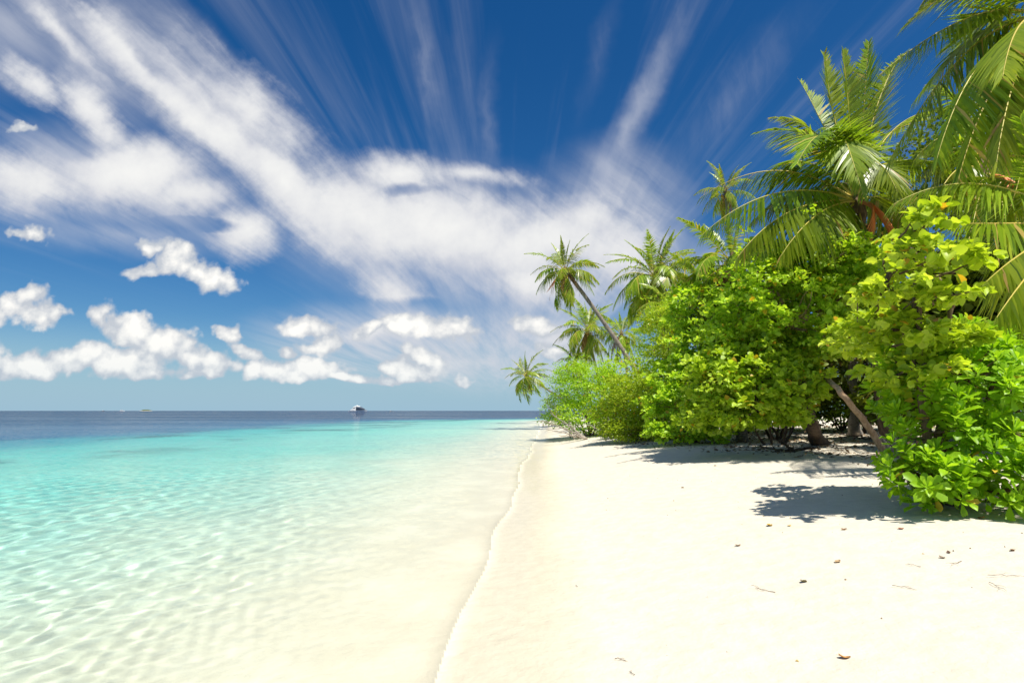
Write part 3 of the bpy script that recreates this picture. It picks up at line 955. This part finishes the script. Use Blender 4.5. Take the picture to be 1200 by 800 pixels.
bare_trunk('old_tree', 'dark crooked trunk in the shade, left of the big palm trunk', (962, 520), [(950, 492, 16.4), (938, 455, 16.2), (930, 400, 16)], .20, .13, M_DARKB, 2)
bare_trunk('old_tree', 'grey upright trunk far back under the canopy', (1000, 510), [(1002, 480, 21), (1000, 440, 21), (998, 380, 21)], .2, .16, M_GREYW, 3)

# ------------------------------------------------------------------ coconut palms
def palm_px(label, base_px, heart, y, tips, seed, trunk=(.19, .13), tmat=None, leaf=.76, wid=.048, pairs=78, nuts=5, base_y=None, bend=(0, 0, 0), group='coconut palms over the beach', mids=0.0):
    by_ = base_y or y
    bx_ = ray(base_px, 440)[0] * by_
    org = np.array((bx_, by_, gz(bx_, by_)))
    o = empty('coconut_palm', org)
    h = A3(*heart, y) - org
    trunk_part(o, bez((0, 0, -.15), h * .5 + np.array(bend), h, 50), *trunk, mat=tmat)
    for k, (mx, my, mo, tx, ty, to, vee, sag, *rest) in enumerate(tips):
        p2 = A3(tx, ty, y + to) - org - h
        md = A3(mx, my, y + mo) - org - h
        p1 = 2 * md - .5 * p2
        me = frond_mesh('frond', (0, 0, 0), p1, p2, pairs=pairs, leaf=leaf * (rest[0] if rest else 1), wid=wid, vee=vee - 32 if vee < 12 else vee, sag=sag * .55, seed=seed * 100 + k, torn=.05, rib=.026, bare=.14)
        put_frond(o, me, h)
    r = np.random.default_rng(seed)
    for i in range(nuts):
        az = r.uniform(0, 6.28)
        n_ = link('coconut', NUT, o, Vector(h) + Vector((math.cos(az) * .3, math.sin(az) * .3, -.42 - r.uniform(0, .4))))
        n_.rotation_euler = (r.uniform(-.4, .4), r.uniform(-.4, .4), az)
    P = bez((0, 0, -.9), (0, 0, -.3), (0, 0, .5), 10) + h
    for i in range(2):
        put_frond(o, DRYF[i], Vector(h) + Vector((0, 0, -.45)), (0, 0, r.uniform(2.5, 5.5)), 3.2, 'dead_frond')
    for i in range(2 if nuts else 0):
        q0 = np.array(h) + (0, -.1, -.1)
        v, f = join([tube(bez(q0, q0 + (.2 * i, -.7, -.1), q0 + (.35 - .7 * i + .06 * k, -.8 + .08 * k, -1.0 - .1 * k), 8), np.linspace(.05, .018, 8), 5) for k in range(5)])
        link('flower_stalk', mesh_np('flower_stalk', v, f, m_spath), o)
    v, f = tube(P, np.array([.5, .75, 1, 1.15, 1.2, 1.1, .9, .65, .35, .05]) * .19, 10, .10, seed)
    link('leaf_sheath', mesh_np('leaf_sheath', v, f, M_BARK), o)
    tag(o, label, 'palm tree', group)
    return o, h


# (mid X, Y, depth offset,  tip X, Y, depth offset,  leaflet lift, leaflet sag, leaflet length factor)
palm6, h6 = palm_px('big coconut palm with a full crown above the leaning tree', 1034, (1004, 236), 15.4,
    [(978, 140, .3, 966, 62, .6, 35, .10, .75), (995, 135, -.2, 988, 60, -.2, 35, .10, .7), (966, 150, .8, 938, 96, 1.4, 25, .2, .75), (1030, 118, .5, 1062, 62, .9, 20, .2, .85), (1012, 130, .3, 1018, 50, .6, 20, .12, .8), (1022, 150, .9, 1046, 78, 1.6, 15, .2, .8),
     (955, 165, -.4, 884, 156, -.5, 10, .35, .8), (958, 158, .6, 904, 138, 1.0, 10, .3, .6), (974, 160, -1.0, 934, 192, -2.4, 15, .45, 1.0), (990, 165, -1.2, 1012, 230, -2.8, 10, .5, .9),
     (912, 200, .3, 820, 232, .4, -5, .55, 1.0), (912, 226, -.8, 822, 276, -1.3, -10, .6, 1.0), (930, 246, -1.3, 864, 302, -2.2, -15, .6, 1.0), (966, 282, -.8, 942, 352, -1.3, -30, .7, .9),
     (1015, 290, -.5, 1022, 350, -.7, -35, .7, .8), (1040, 205, -.6, 1086, 250, -1.2, 0, .5, .9), (1048, 190, .6, 1110, 200, 1.0, 5, .4, 1.0), (1040, 160, .8, 1090, 130, 1.5, 10, .3, .9), (945, 190, .5, 896, 205, .9, 0, .5, .9), (1000, 170, -.8, 962, 150, -1.5, 10, .4, .9), (1022, 190, -1.0, 1052, 225, -2.0, 0, .5, .9), (960, 250, -1.3, 915, 300, -2.2, -20, .7, 1.0),
     (935, 225, 1.2, 880, 262, 2.2, 0, .5, 1.0), (1050, 240, .8, 1098, 300, 1.4, -15, .6, 1.0), (985, 215, 1.2, 960, 250, 2.8, -15, .6, 1.0), (1005, 180, 1.5, 1000, 160, 3.0, 10, .4, .9)],
    61, base_y=17.0, trunk=(.17, .13), tmat=M_BARK, bend=(-.3, -.4, .2), nuts=7, leaf=1.02, wid=.062, pairs=84)  # darker bark than the other palms: the trunk's shade is in its colour
palm_px('tall palm at the right edge, bright fronds sweeping down from the top corner', 1262, (1222, 20), 10.4,
    [(1150, 72, -.4, 1098, 186, -.9, -5, .45, 1.25), (1138, 20, .2, 1030, 88, .3, 5, .45, 1.0), (1136, -30, .5, 1078, 8, .8, 10, .4, .9), (1128, 66, .7, 1036, 200, 1.0, 0, .5, 1.1),
     (1170, -40, -.5, 1120, -60, -.9, 15, .3, .9), (1190, 90, -.8, 1168, 190, -1.6, -15, .6, 1.1), (1205, 110, .2, 1190, 215, .3, -25, .7, 1.0), (1185, 60, 1.2, 1140, 150, 2.0, -10, .6, 1.0),
     (1240, -70, .4, 1250, -140, .6, 20, .2, .8), (1300, 0, .3, 1390, 60, .5, 0, .5, 1.0), (1290, 60, -.5, 1350, 170, -1.0, -10, .6, 1.0), (1195, 30, -1.2, 1175, 90, -2.6, 5, .5, 1.0),
     (1180, 100, .8, 1150, 235, 1.3, -30, .7, 1.0), (1160, 110, -.6, 1118, 232, -1.0, -10, .6, 1.1), (1200, 60, .6, 1160, 122, 1.2, 0, .5, 1.0),
     (1170, 20, .9, 1104, 62, 1.6, 14, .4, 1.0), (1210, 140, -.4, 1180, 255, -.8, -25, .7, 1.0), (1150, -20, 0, 1060, 32, .2, 14, .4, 1.0), (1140, 45, 1.4, 1068, 124, 2.4, 0, .5, 1.0)],
    62, leaf=.88, wid=.050, pairs=84, base_y=10.8)
palm_px('palm beyond the right edge reaching a long arched frond behind the sapling', 1300, (1262, 262), 9.4,
    [(1150, 216, 0, 1046, 240, 0, -5, .60, 1.15), (1180, 212, 1.2, 1110, 214, 2.0, 0, .5, 1.1), (1190, 262, -.4, 1112, 262, -.6, -12, .65, 1.1), (1205, 292, -.9, 1156, 330, -1.6, -20, .7, 1.0),
     (1215, 310, -1.4, 1168, 372, -2.2, -35, .8, .9), (1225, 200, -.3, 1196, 140, -.5, 15, .3, .9), (1280, 190, .4, 1320, 150, .7, 15, .3, .9), (1225, 240, 1.4, 1170, 262, 2.6, -5, .6, 1.1)],
    63, base_y=9.8)
palm_px('shaded palm between the two big right-hand crowns', 1150, (1152, 205), 14.5,
    [(1115, 160, 0, 1070, 190, .2, 0, .5), (1130, 130, .3, 1090, 100, .6, 10, .35), (1160, 130, .4, 1170, 70, .8, 15, .3), (1190, 150, -.2, 1240, 170, -.3, 0, .5), (1120, 200, -.8, 1085, 262, -1.4, -20, .7),
     (1170, 220, -.9, 1180, 290, -1.4, -30, .7), (1145, 240, -1.0, 1128, 310, -1.6, -35, .8), (1195, 190, .9, 1245, 240, 1.5, -10, .6), (1110, 180, 1.0, 1060, 230, 1.8, -10, .6)],
    64, leaf=.7, base_y=15)

p1, t1 = palm('lone coconut palm leaning left on a long bare trunk, highest over the far bushes', 782, (662, 316), 52, 4.1, 26, 1, 71, bend=(.1, .3, .9), r0=.26, r1=.17, nuts=6, dead=4, tilt=(0, -10))
v, f = join([tube(bez((0, 0, 0), (-.5, -.2, .1), (-.9 - .12 * k, -.3 + .12 * k, -1.2 - .1 * k), 8), np.linspace(.05, .015, 8), 5) for k in range(7)])
link('flower_stalk', mesh_np('flower_stalk', v, f, m_spath), p1, Vector(t1) + Vector((-.1, -.3, -.35)))
palm('full-crowned coconut palm standing in the bushes right of the leaning one', 792, (768, 322), 40, 4.5, 34, 1, 72, nuts=5, dead=2)
palm('shorter palm with drooping fronds behind the leaning trunk', 712, (688, 386), 60, 4.1, 30, 1, 73, dead=3)
palm('small palm low beside the drooping one, just over the far bush', 700, (674, 422), 62, 2.9, 20, 1, 74)
palm('far palm leaning out alone over the sea at the point', 700, (617, 440), 80, 4.2, 24, 1, 75, bend=(1.2, 0, -1.2), r0=.2, r1=.12, dead=1, tilt=(0, -25))
palm('little palm between the leaning trunk and the full-crowned palm', 742, (728, 390), 57, 3.2, 20, 2, 76)
palm('distant palm top showing left of the big palm against the blue', 872, (850, 222), 44, 2.9, 20, 1, 77)
palm('palm half hidden under the left fronds of the big palm', 866, (858, 306), 21, 2.6, 22, 1, 78)
palm('palm crown peeking over the olive tree', 826, (826, 335), 30, 2.7, 20, 1, 79)
palm('dense palm crown just below and right of the full-crowned palm', 790, (786, 360), 36, 3.0, 22, 1, 80, dead=2)

# low growth farther back, closing the view under the canopy
BACK = [((800, 492, 30), 1, 'low bush far under the canopy, left of the rounded shrub stems'), ((870, 492, 27), 0, 'low bush behind the thin dark stems of the rounded shrub'),
        ((925, 493, 31), 1, 'low bush in the gap left of the dark crooked trunk'), ((985, 493, 29), 0, 'low bush in the gap between the dark trunks'),
        ((1050, 492, 27), 1, 'low bush behind the thin pale leaning trunk'), ((1130, 490, 24), 0, 'low dim bush hidden behind the glossy front shrub'), ((745, 494, 34), 1, 'low bush beyond the yellow-green small-leafed bush')]
for k, (b, v, lab) in enumerate(BACK):
    X, Y, y = b
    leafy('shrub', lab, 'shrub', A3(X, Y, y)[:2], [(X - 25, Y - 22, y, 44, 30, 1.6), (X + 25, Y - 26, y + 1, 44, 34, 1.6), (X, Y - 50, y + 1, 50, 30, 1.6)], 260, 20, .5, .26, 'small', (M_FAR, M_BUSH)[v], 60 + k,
          low=-.9, twigs=12, bark=M_DARKB, group='low bushes under the canopy')

# ------------------------------------------------------------------ sand litter
def rough_patch(X, Y, seed):
    return on_ground(X, Y)


m_lit, N = material('dry_litter')
t = N.n('ShaderNodeAttribute', attribute_name='tone').outputs['Fac']
N.n('ShaderNodeOutputMaterial', ins={0: N.n('ShaderNodeBsdfPrincipled', ins={'Base Color': N.ramp(t, [(0, (.10, .065, .035)), (.5, (.22, .145, .075)), (.8, (.36, .26, .14)), (1, (.50, .36, .12))]), 'Roughness': .8}).outputs[0]})
r = np.random.default_rng(31)
px = r.uniform(3.5, 26, 30000); py = r.uniform(5.6, 38, 30000)
dens = np.zeros(len(px))
Xp = 600 + FPX * px / py
edge = np.interp(Xp, [600, 740, 860, 1000, 1040, 1100, 1200, 1600], [45, 21, 15.0, 12.6, 9.6, 7.3, 6.6, 6.2])
dens = smooth(-1.2, 2.5, py - edge) * (0.35 + .65 * smooth(-.3, .6, wnoise(px, py, 2.2, 9)))
ok = (r.uniform(size=len(px)) < dens) & (px - shore_x(py) > 3.2)
px, py = px[ok], py[ok]
n = len(px)
pos = np.stack([px, py, ground_z(px, py) + .012], 1)
ax = rdir(r, n); ax[:, 2] *= .25
V, F, tn = leaves(pos, ax, np.array([0, 0, 1.0]) + .45 * r.normal(size=(n, 3)), r.uniform(.05, .20, n), 'small', np.clip(r.normal(.42, .2, n), 0, 1), r)
lit = link('leaf_litter', mesh_np('leaf_litter', V, F, m_lit, tn))
tag(lit, 'brown leaf litter strewn over the shaded sand under the canopy', 'leaf litter', kind='stuff')

# single fallen leaves on the open sand: each a curled blade
m_yel, N = material('fallen_leaf')
oi = N.n('ShaderNodeObjectInfo').outputs['Color']      # each fallen leaf has its own colour
N.n('ShaderNodeOutputMaterial', ins={0: N.n('ShaderNodeBsdfPrincipled', ins={'Base Color': N.mix(N.ss(N.noise(N.n('ShaderNodeTexCoord').outputs['Object'], 4, 4), .4, .7, 0, .6), oi, (.12, .07, .03)), 'Roughness': .6}).outputs[0]})


def fallen_leaf_mesh(seed):
    r = np.random.default_rng(seed)
    nx, ny = 9, 5
    co, fc = [], []
    for i in range(nx):
        u = i / (nx - 1)
        w = .34 * math.sin(PI * min(1, u * .96 + .04)) ** .75 + .004
        for j in range(ny):
            v = (j / (ny - 1) - .5) * 2
            co.append((u - .5, v * w, .10 * (abs(v) ** 2) * (1 + .5 * math.sin(5 * u + seed)) + .10 * (2 * u - 1) ** 2 + .02 * r.normal()))
    for i in range(nx - 1):
        for j in range(ny - 1):
            k = i * ny + j
            fc.append((k, k + ny, k + ny + 1, k + 1))
    v, f = tube([(-.5, 0, .1), (-.62, .02, .12), (-.75, .05, .10)], [.012, .01, .012], 5)
    fc = np.array(fc); co = np.array(co)
    V, Q = join([(co, fc), (v, f)])
    return mesh_np('fallen_leaf', V, Q, m_yel)


FL = [fallen_leaf_mesh(k) for k in range(3)]
LEAFS = [(902, 617, .20, 'curled yellow leaf just in front of the left part of the shadow patch'), (989, 622, .12, 'small brown leaf in front of the right part of the shadow patch'),
         (865, 641, .13, 'brown leaf on bright sand below the left end of the shadow patch'), (982, 660, .14, 'tan leaf on the open sand below the shadow patch'),
         (942, 683, .15, 'dark olive leaf on the open sand right of a thin curved twig'), (990, 772, .13, 'orange tan leaf alone on the sand nearest the viewer'),
         (1056, 621, .12, 'reddish leaf standing on edge left of the glossy shrub'), (1150, 608, .16, 'orange leaf tucked under the front of the glossy shrub'),
         (1104, 655, .10, 'small grey brown leaf among scattered bits before the glossy shrub'), (1187, 646, .12, 'brown leaf by the small heap of twigs at the right edge'),
         (925, 617, .10, 'tiny pale brown leaf just right of the curled yellow leaf'), (1112, 650, .09, 'tiny dark leaf on sand in front of the glossy shrub'),
         (838, 546, .16, 'brown leaf on bright sand at the edge of the canopy shade'), (800, 572, .14, 'lone brown leaf left of the canopy shade')]
LEAF_COL = [('yellow', (.60, .40, .07)), ('reddish', (.42, .13, .05)), ('orange', (.55, .26, .06)), ('olive', (.20, .17, .05)), ('tan', (.48, .33, .17)), ('grey', (.22, .17, .12)), ('pale', (.45, .33, .20)), ('dark', (.13, .07, .04)), ('brown', (.28, .15, .06))]
for k, (X, Y, sz, lab) in enumerate(LEAFS):
    x, y, z = on_ground(X, Y)
    o = link('fallen_leaf', FL[k % 3], None, (x, y, z + .005))
    o.rotation_euler = (random.uniform(-.2, .2), random.uniform(-.2, .2), random.uniform(0, 6.28))
    o.scale = (sz * .5,) * 3
    o.color = (*next(c for w_, c in LEAF_COL if w_ in lab), 1)
    tag(o, lab, 'leaf', 'fallen leaves on the sand')

TWIGS = [(884 + 10, 694, .5, 'thin curved twig on the open sand'), (1170, 690, .45, 'bent pale twig on sand at lower right'), (1060, 691, .35, 'straight thin twig lying across the open sand'),
         (1122, 662, .4, 'forked twig on sand in front of the glossy shrub'), (1180, 676, .55, 'longest twig at the right edge of the sand'), (1070, 664, .25, 'short upright-curled twig left of the forked one'),
         (728, 776, .20, 'short dark twig on near sand at the left'), (742, 790, .16, 'tiny dark twig at the bottom edge of the sand'), (676, 688, .12, 'dark splinter on the bright sand near the wet edge')]
for k, (X, Y, ln, lab) in enumerate(TWIGS):
    x, y, z = on_ground(X, Y)
    r = np.random.default_rng(500 + k)
    P = np.stack([np.linspace(-.35, .35, 9) * ln, np.cumsum(r.normal(0, .02, 9)) * ln, .008 + .02 * ln * np.abs(r.normal(size=9))], 1)
    parts = [tube(P, np.linspace(.0035, .0015, 9), 5)]
    for q in range(2):
        parts.append(tube([P[3 + q * 2], P[3 + q * 2] + ln * np.array((.12, .10 * (-1) ** q, .02)), P[3 + q * 2] + ln * np.array((.22, .14 * (-1) ** q, .01))], [.002, .0015, .001], 5))
    v, f = join(parts)
    o = link('twig', mesh_np('twig', v, f, M_GREYW if k % 3 else M_BARK), None, (x, y, z))
    o.rotation_euler = (0, 0, r.uniform(0, 6.28))
    o.scale = (.65, .65, .8)
    tag(o, lab, 'twig', 'twigs on the open sand')

# crumbs of coral, shell and bark too many to count
r = np.random.default_rng(77)
n = 700
px = r.uniform(-.2, 9, n); py = r.uniform(2.8, 14, n)
okk = (r.uniform(size=n) < .25 + .75 * smooth(2.5, 6, px)) & (px - shore_x(py) > 1.2)
px, py = px[okk], py[okk]; n = len(px)
tv = np.array([(1, 0, 0), (-.6, .8, 0), (-.5, -.8, .1), (.1, 0, .8), (0, 0, -.4)]); tf = np.array([(0, 1, 3), (1, 2, 3), (2, 0, 3), (0, 2, 4), (1, 0, 4), (2, 1, 4)])
sz = .003 + .007 * r.uniform(size=n) ** 3 * 1.6
an = r.uniform(0, 6.28, n)
rot = np.stack([np.stack([np.cos(an), -np.sin(an), 0 * an], 1), np.stack([np.sin(an), np.cos(an), 0 * an], 1), np.stack([0 * an, 0 * an, 1 + 0 * an], 1)], 1)
V = np.einsum('nij,kj->nki', rot, tv) * sz[:, None, None] * r.uniform(.6, 1.4, (n, 1, 3)) + np.stack([px, py, ground_z(px, py) + .002], 1)[:, None]
cr = link('beach_crumbs', mesh_np('beach_crumbs', V.reshape(-1, 3), (tf[None] + (np.arange(n) * 5)[:, None, None]).reshape(-1, 3), m_lit, np.repeat(np.clip(r.normal(.6, .3, n), 0, 1), 5), smooth_=False))
tag(cr, 'scattered crumbs of bark, shell and coral on the open sand', 'debris', kind='stuff')

# bare branches at the water's edge under the far bush, and driftwood in the shade
def bare_branch(name, label, cat, base_px, y, ends, r0, mat, seed, group=None):
    r = np.random.default_rng(seed)
    o_ = A3(*base_px, y); o_[2] = gz(o_[0], o_[1]) + .02
    o = empty(name, o_)
    first = None
    for k, (X, Y, yy) in enumerate(ends):
        e = A3(X, Y, yy) - o_
        v, f = branch_to((0, 0, 0), e, r0, r0 * .25, r, 12, .10, 7)
        parts = [(v, f)]
        P = v.reshape(-1, 7, 3).mean(1)
        for q in range(5):
            i = int(r.integers(3, 11))
            parts.append(branch_to(P[i], P[i] + r.normal(0, .16, 3) * np.linalg.norm(e) + np.array([-.1, 0, .1]) * np.linalg.norm(e), r0 * .35, r0 * .08, r, 7, .15, 5))
        V, F = join(parts)
        V[:, 2] = np.maximum(V[:, 2], -.02)
        link('limb', mesh_np('limb', V, F, mat), o)
    return tag(o, label, cat, group)


G = 'bare branches at the end of the beach'
bare_branch('dead_branch', 'bare grey branches reaching left over the water from the far bush', 'branch', (688, 512), 30, [(632, 492, 29), (640, 503, 28.5), (645, 484, 31), (655, 510, 28.5)], .055, M_GREYW, 1, G)
bare_branch('dead_branch', 'bare grey branches propping the far bush at its right foot', 'branch', (728, 512), 28, [(690, 498, 28), (700, 508, 27.5), (712, 488, 28.5)], .06, M_GREYW, 2, G)
bare_branch('dead_branch', 'pale thin branches sprouting above the far bush beside the far palm', 'branch', (668, 490), 33, [(648, 452, 33), (657, 456, 33), (641, 466, 33)], .018, M_GREYW, 3, G)
bare_branch('driftwood', 'silvery broken driftwood standing in shade right of the thin pale trunk', 'driftwood', (1052, 528), 13.6, [(1040, 478, 13.7), (1060, 492, 13.5), (1028, 505, 13.4), (1066, 505, 13.3)], .09, M_GREYW, 4)
bare_branch('dead_branch', 'dark brushwood lying at the foot of the rounded shrub', 'branch', (930, 524), 16, [(890, 522, 15.8), (962, 526, 15.8), (905, 512, 16)], .05, M_DARKB, 5)

# ------------------------------------------------------------------ out at sea
def simple_mat(name, colr, rough=.4):
    m, N = material(name)
    tc = N.n('ShaderNodeTexCoord').outputs['Object']
    c = N.mix(N.ss(N.noise(tc, 1.3, 4), .3, .7), colr, tuple(x * .85 for x in colr))
    N.n('ShaderNodeOutputMaterial', ins={0: N.n('ShaderNodeBsdfPrincipled', ins={'Base Color': c, 'Roughness': rough}).outputs[0]})
    return m


M_WHITE = simple_mat('white_paint', (.80, .80, .78), .3)
M_NAVY = simple_mat('navy_paint', (.06, .08, .11), .3)
M_GLASSD = simple_mat('tinted_glass', (.015, .02, .03), .1)


def loft(rings):
    """closed rings of equal length -> verts, quads, with end fans left to n-gons by the caller"""
    n = len(rings[0]); V = np.array(rings, float).reshape(-1, 3)
    i = np.arange(len(rings) * n).reshape(len(rings), n); j = np.roll(i, -1, 1)
    return V, np.stack([i[:-1], j[:-1], j[1:], i[1:]], -1).reshape(-1, 4)


def solid(name, rings, mat, parent, bev=0.0):
    V, Q = loft(rings)
    n = len(rings[0])
    me = bpy.data.meshes.new(name)
    me.from_pydata([tuple(v) for v in V], [], [tuple(map(int, q)) for q in Q] + [tuple(range(n - 1, -1, -1)), tuple(range(len(V) - n, len(V)))])
    me.materials.append(mat)
    return link(name, me, parent)


def plan(l0, l1, w, z, pw=2.2, sh=0.0):
    """a boat-shaped outline: square stern at l0, pointed bow at l1"""
    pts = []
    for t in np.linspace(0, 1, 13):
        pts.append((l0 + (l1 - l0) * t, w * (1 - t ** pw) * (1 if t > .05 else .95), z + sh * t * t))
    return pts + [(x, -y, z2) for x, y, z2 in reversed(pts[:-1])] if False else pts + [(x, -y - (0.001 if i == 0 else 0), z2) for i, (x, y, z2) in enumerate(reversed(pts))]


def yacht():
    c = A3(420, 481.5, 1050); c[2] = 0
    o = empty('motor_yacht', c)
    solid('hull', [plan(-17, 16, 3.0, -.8), plan(-17.5, 18, 3.9, .9, 2.4, .3), plan(-17.8, 19.5, 4.1, 2.2, 2.6, .9)], M_WHITE, o)
    solid('swim_deck', [plan(-19.6, -17.6, 3.4, .3, 9), plan(-19.6, -17.6, 3.4, 1.0, 9)], M_WHITE, o)
    solid('main_deck', [plan(-15.5, -3, 3.6, 2.3, 9), plan(-13.5, -3, 3.5, 5.0, 9)], M_WHITE, o)
    solid('wheelhouse', [plan(-3, 17, 3.7, 2.4, 3), plan(-3, 13.5, 3.6, 4.6, 3), plan(-3, 9.5, 3.3, 7.0, 3), plan(-3, 5, 2.9, 9.0, 3)], M_NAVY, o)
    solid('window_band', [plan(-2.5, 13.9, 3.72, 4.4, 3), plan(-2.5, 11.8, 3.62, 5.8, 3)], M_GLASSD, o)
    solid('upper_deck', [plan(-11.5, -3, 3.3, 5.1, 9), plan(-9.5, -3, 3.1, 7.8, 9)], M_WHITE, o)
    solid('window_band', [plan(-10.6, -3.2, 3.26, 6.0, 9), plan(-9.9, -3.2, 3.22, 7.0, 9)], M_GLASSD, o)
    solid('sun_deck', [plan(-8, 4.5, 2.9, 9.02, 3), plan(-6, 1.5, 2.4, 10.3, 3)], M_WHITE, o)
    solid('deck_roof', [plan(-14.5, -3.1, 3.5, 5.0, 9), plan(-14.5, -3.1, 3.5, 5.08, 9)], M_WHITE, o)
    solid('deck_roof', [plan(-10.5, -3.1, 3.0, 7.85, 9), plan(-8.5, -3.1, 2.8, 9.0, 9)], M_WHITE, o)
    for s_ in (-1, 1):
        v, f = tube([(-5, 2.0 * s_, 10.1), (-3.8, 1.6 * s_, 11.4), (-3.4, 0, 11.7)], [.22, .2, .2], 6)
        link('radar_arch', mesh_np('radar_arch', v, f, M_WHITE), o)
    v, f = tube([(-3.4, 0, 11.6), (-3.5, 0, 12.4), (-3.6, 0, 13.2)], [.16, .10, .05], 6)
    link('mast', mesh_np('mast', v, f, M_WHITE), o)
    bm = bmesh.new(); bmesh.ops.create_uvsphere(bm, u_segments=12, v_segments=8, radius=.75)
    me = bpy.data.meshes.new('radar_dome'); bm.to_mesh(me); bm.free(); me.materials.append(M_WHITE)
    link('radar_dome', me, o, (-2.2, 0, 10.9))
    o.rotation_euler = (0, 0, R(-18))
    return tag(o, 'white motor yacht with dark sloping wheelhouse moored beyond the reef', 'yacht')


yacht()


def small_boat(label, X, y, ln, sail=False):
    c = A3(X, 481, y); c[2] = 0
    o = empty('small_boat', c)
    k = ln / 10
    solid('hull', [plan(-5 * k, 4.4 * k, 1.0 * k, -.3), plan(-5.1 * k, 5 * k, 1.4 * k, .9 * k, 2.4, .4 * k)], M_WHITE if 'white' in label else M_NAVY, o)
    solid('cabin', [plan(-2.5 * k, 1.6 * k, 1.0 * k, .9 * k, 4), plan(-2.2 * k, .8 * k, .9 * k, 2.5 * k, 4)], M_WHITE, o)
    solid('window_band', [plan(-1.8 * k, 1.3 * k, 1.03 * k, 1.5 * k, 4), plan(-1.8 * k, 1.0 * k, 1.0 * k, 2.1 * k, 4)], M_GLASSD, o)
    o.rotation_euler = (0, 0, R(12))
    return tag(o, label, 'boat', 'small boats on the horizon')


small_boat('tiny white boat on the horizon left of the low islet', 143, 1900, 17)
small_boat('tiny dark boat at the far left of the horizon', 121, 2300, 13)
small_boat('tiny dark boat on the horizon right of the yacht', 458, 1700, 9)

# low wooded islet on the horizon
c = A3(171, 481, 4300); c[2] = 0
isl = empty('islet', c)
r = np.random.default_rng(3)
th = np.linspace(0, 2 * PI, 28, endpoint=False)
rings = []
for rad, z in ((1.0, -2), (.96, 1.0), (.85, 1.6), (.5, 2.2)):
    rings.append([(math.cos(a) * 46 * rad, math.sin(a) * 30 * rad, z) for a in th])
solid('sand_bank', rings, m_sand, isl)
n = 1500
d = rdir(r, n); d[:, 2] = np.abs(d[:, 2])
pos = d * np.array([36, 22, 7.5]) * r.uniform(.6, 1.0, (n, 1)) * (1 + .25 * np.sin(d[:, :1] * 9)) + np.array([0, 0, 2.0])
V, F, tn = leaves(pos, rdir(r, n), d + .4 * r.normal(size=(n, 3)), r.uniform(1.5, 3.2, n), 'small', np.clip(r.normal(.3, .15, n), 0, .9), r)
link('tree_cover', mesh_np('tree_cover', V, F, M_FAR, tn), isl)
isl['kind'] = 'structure'
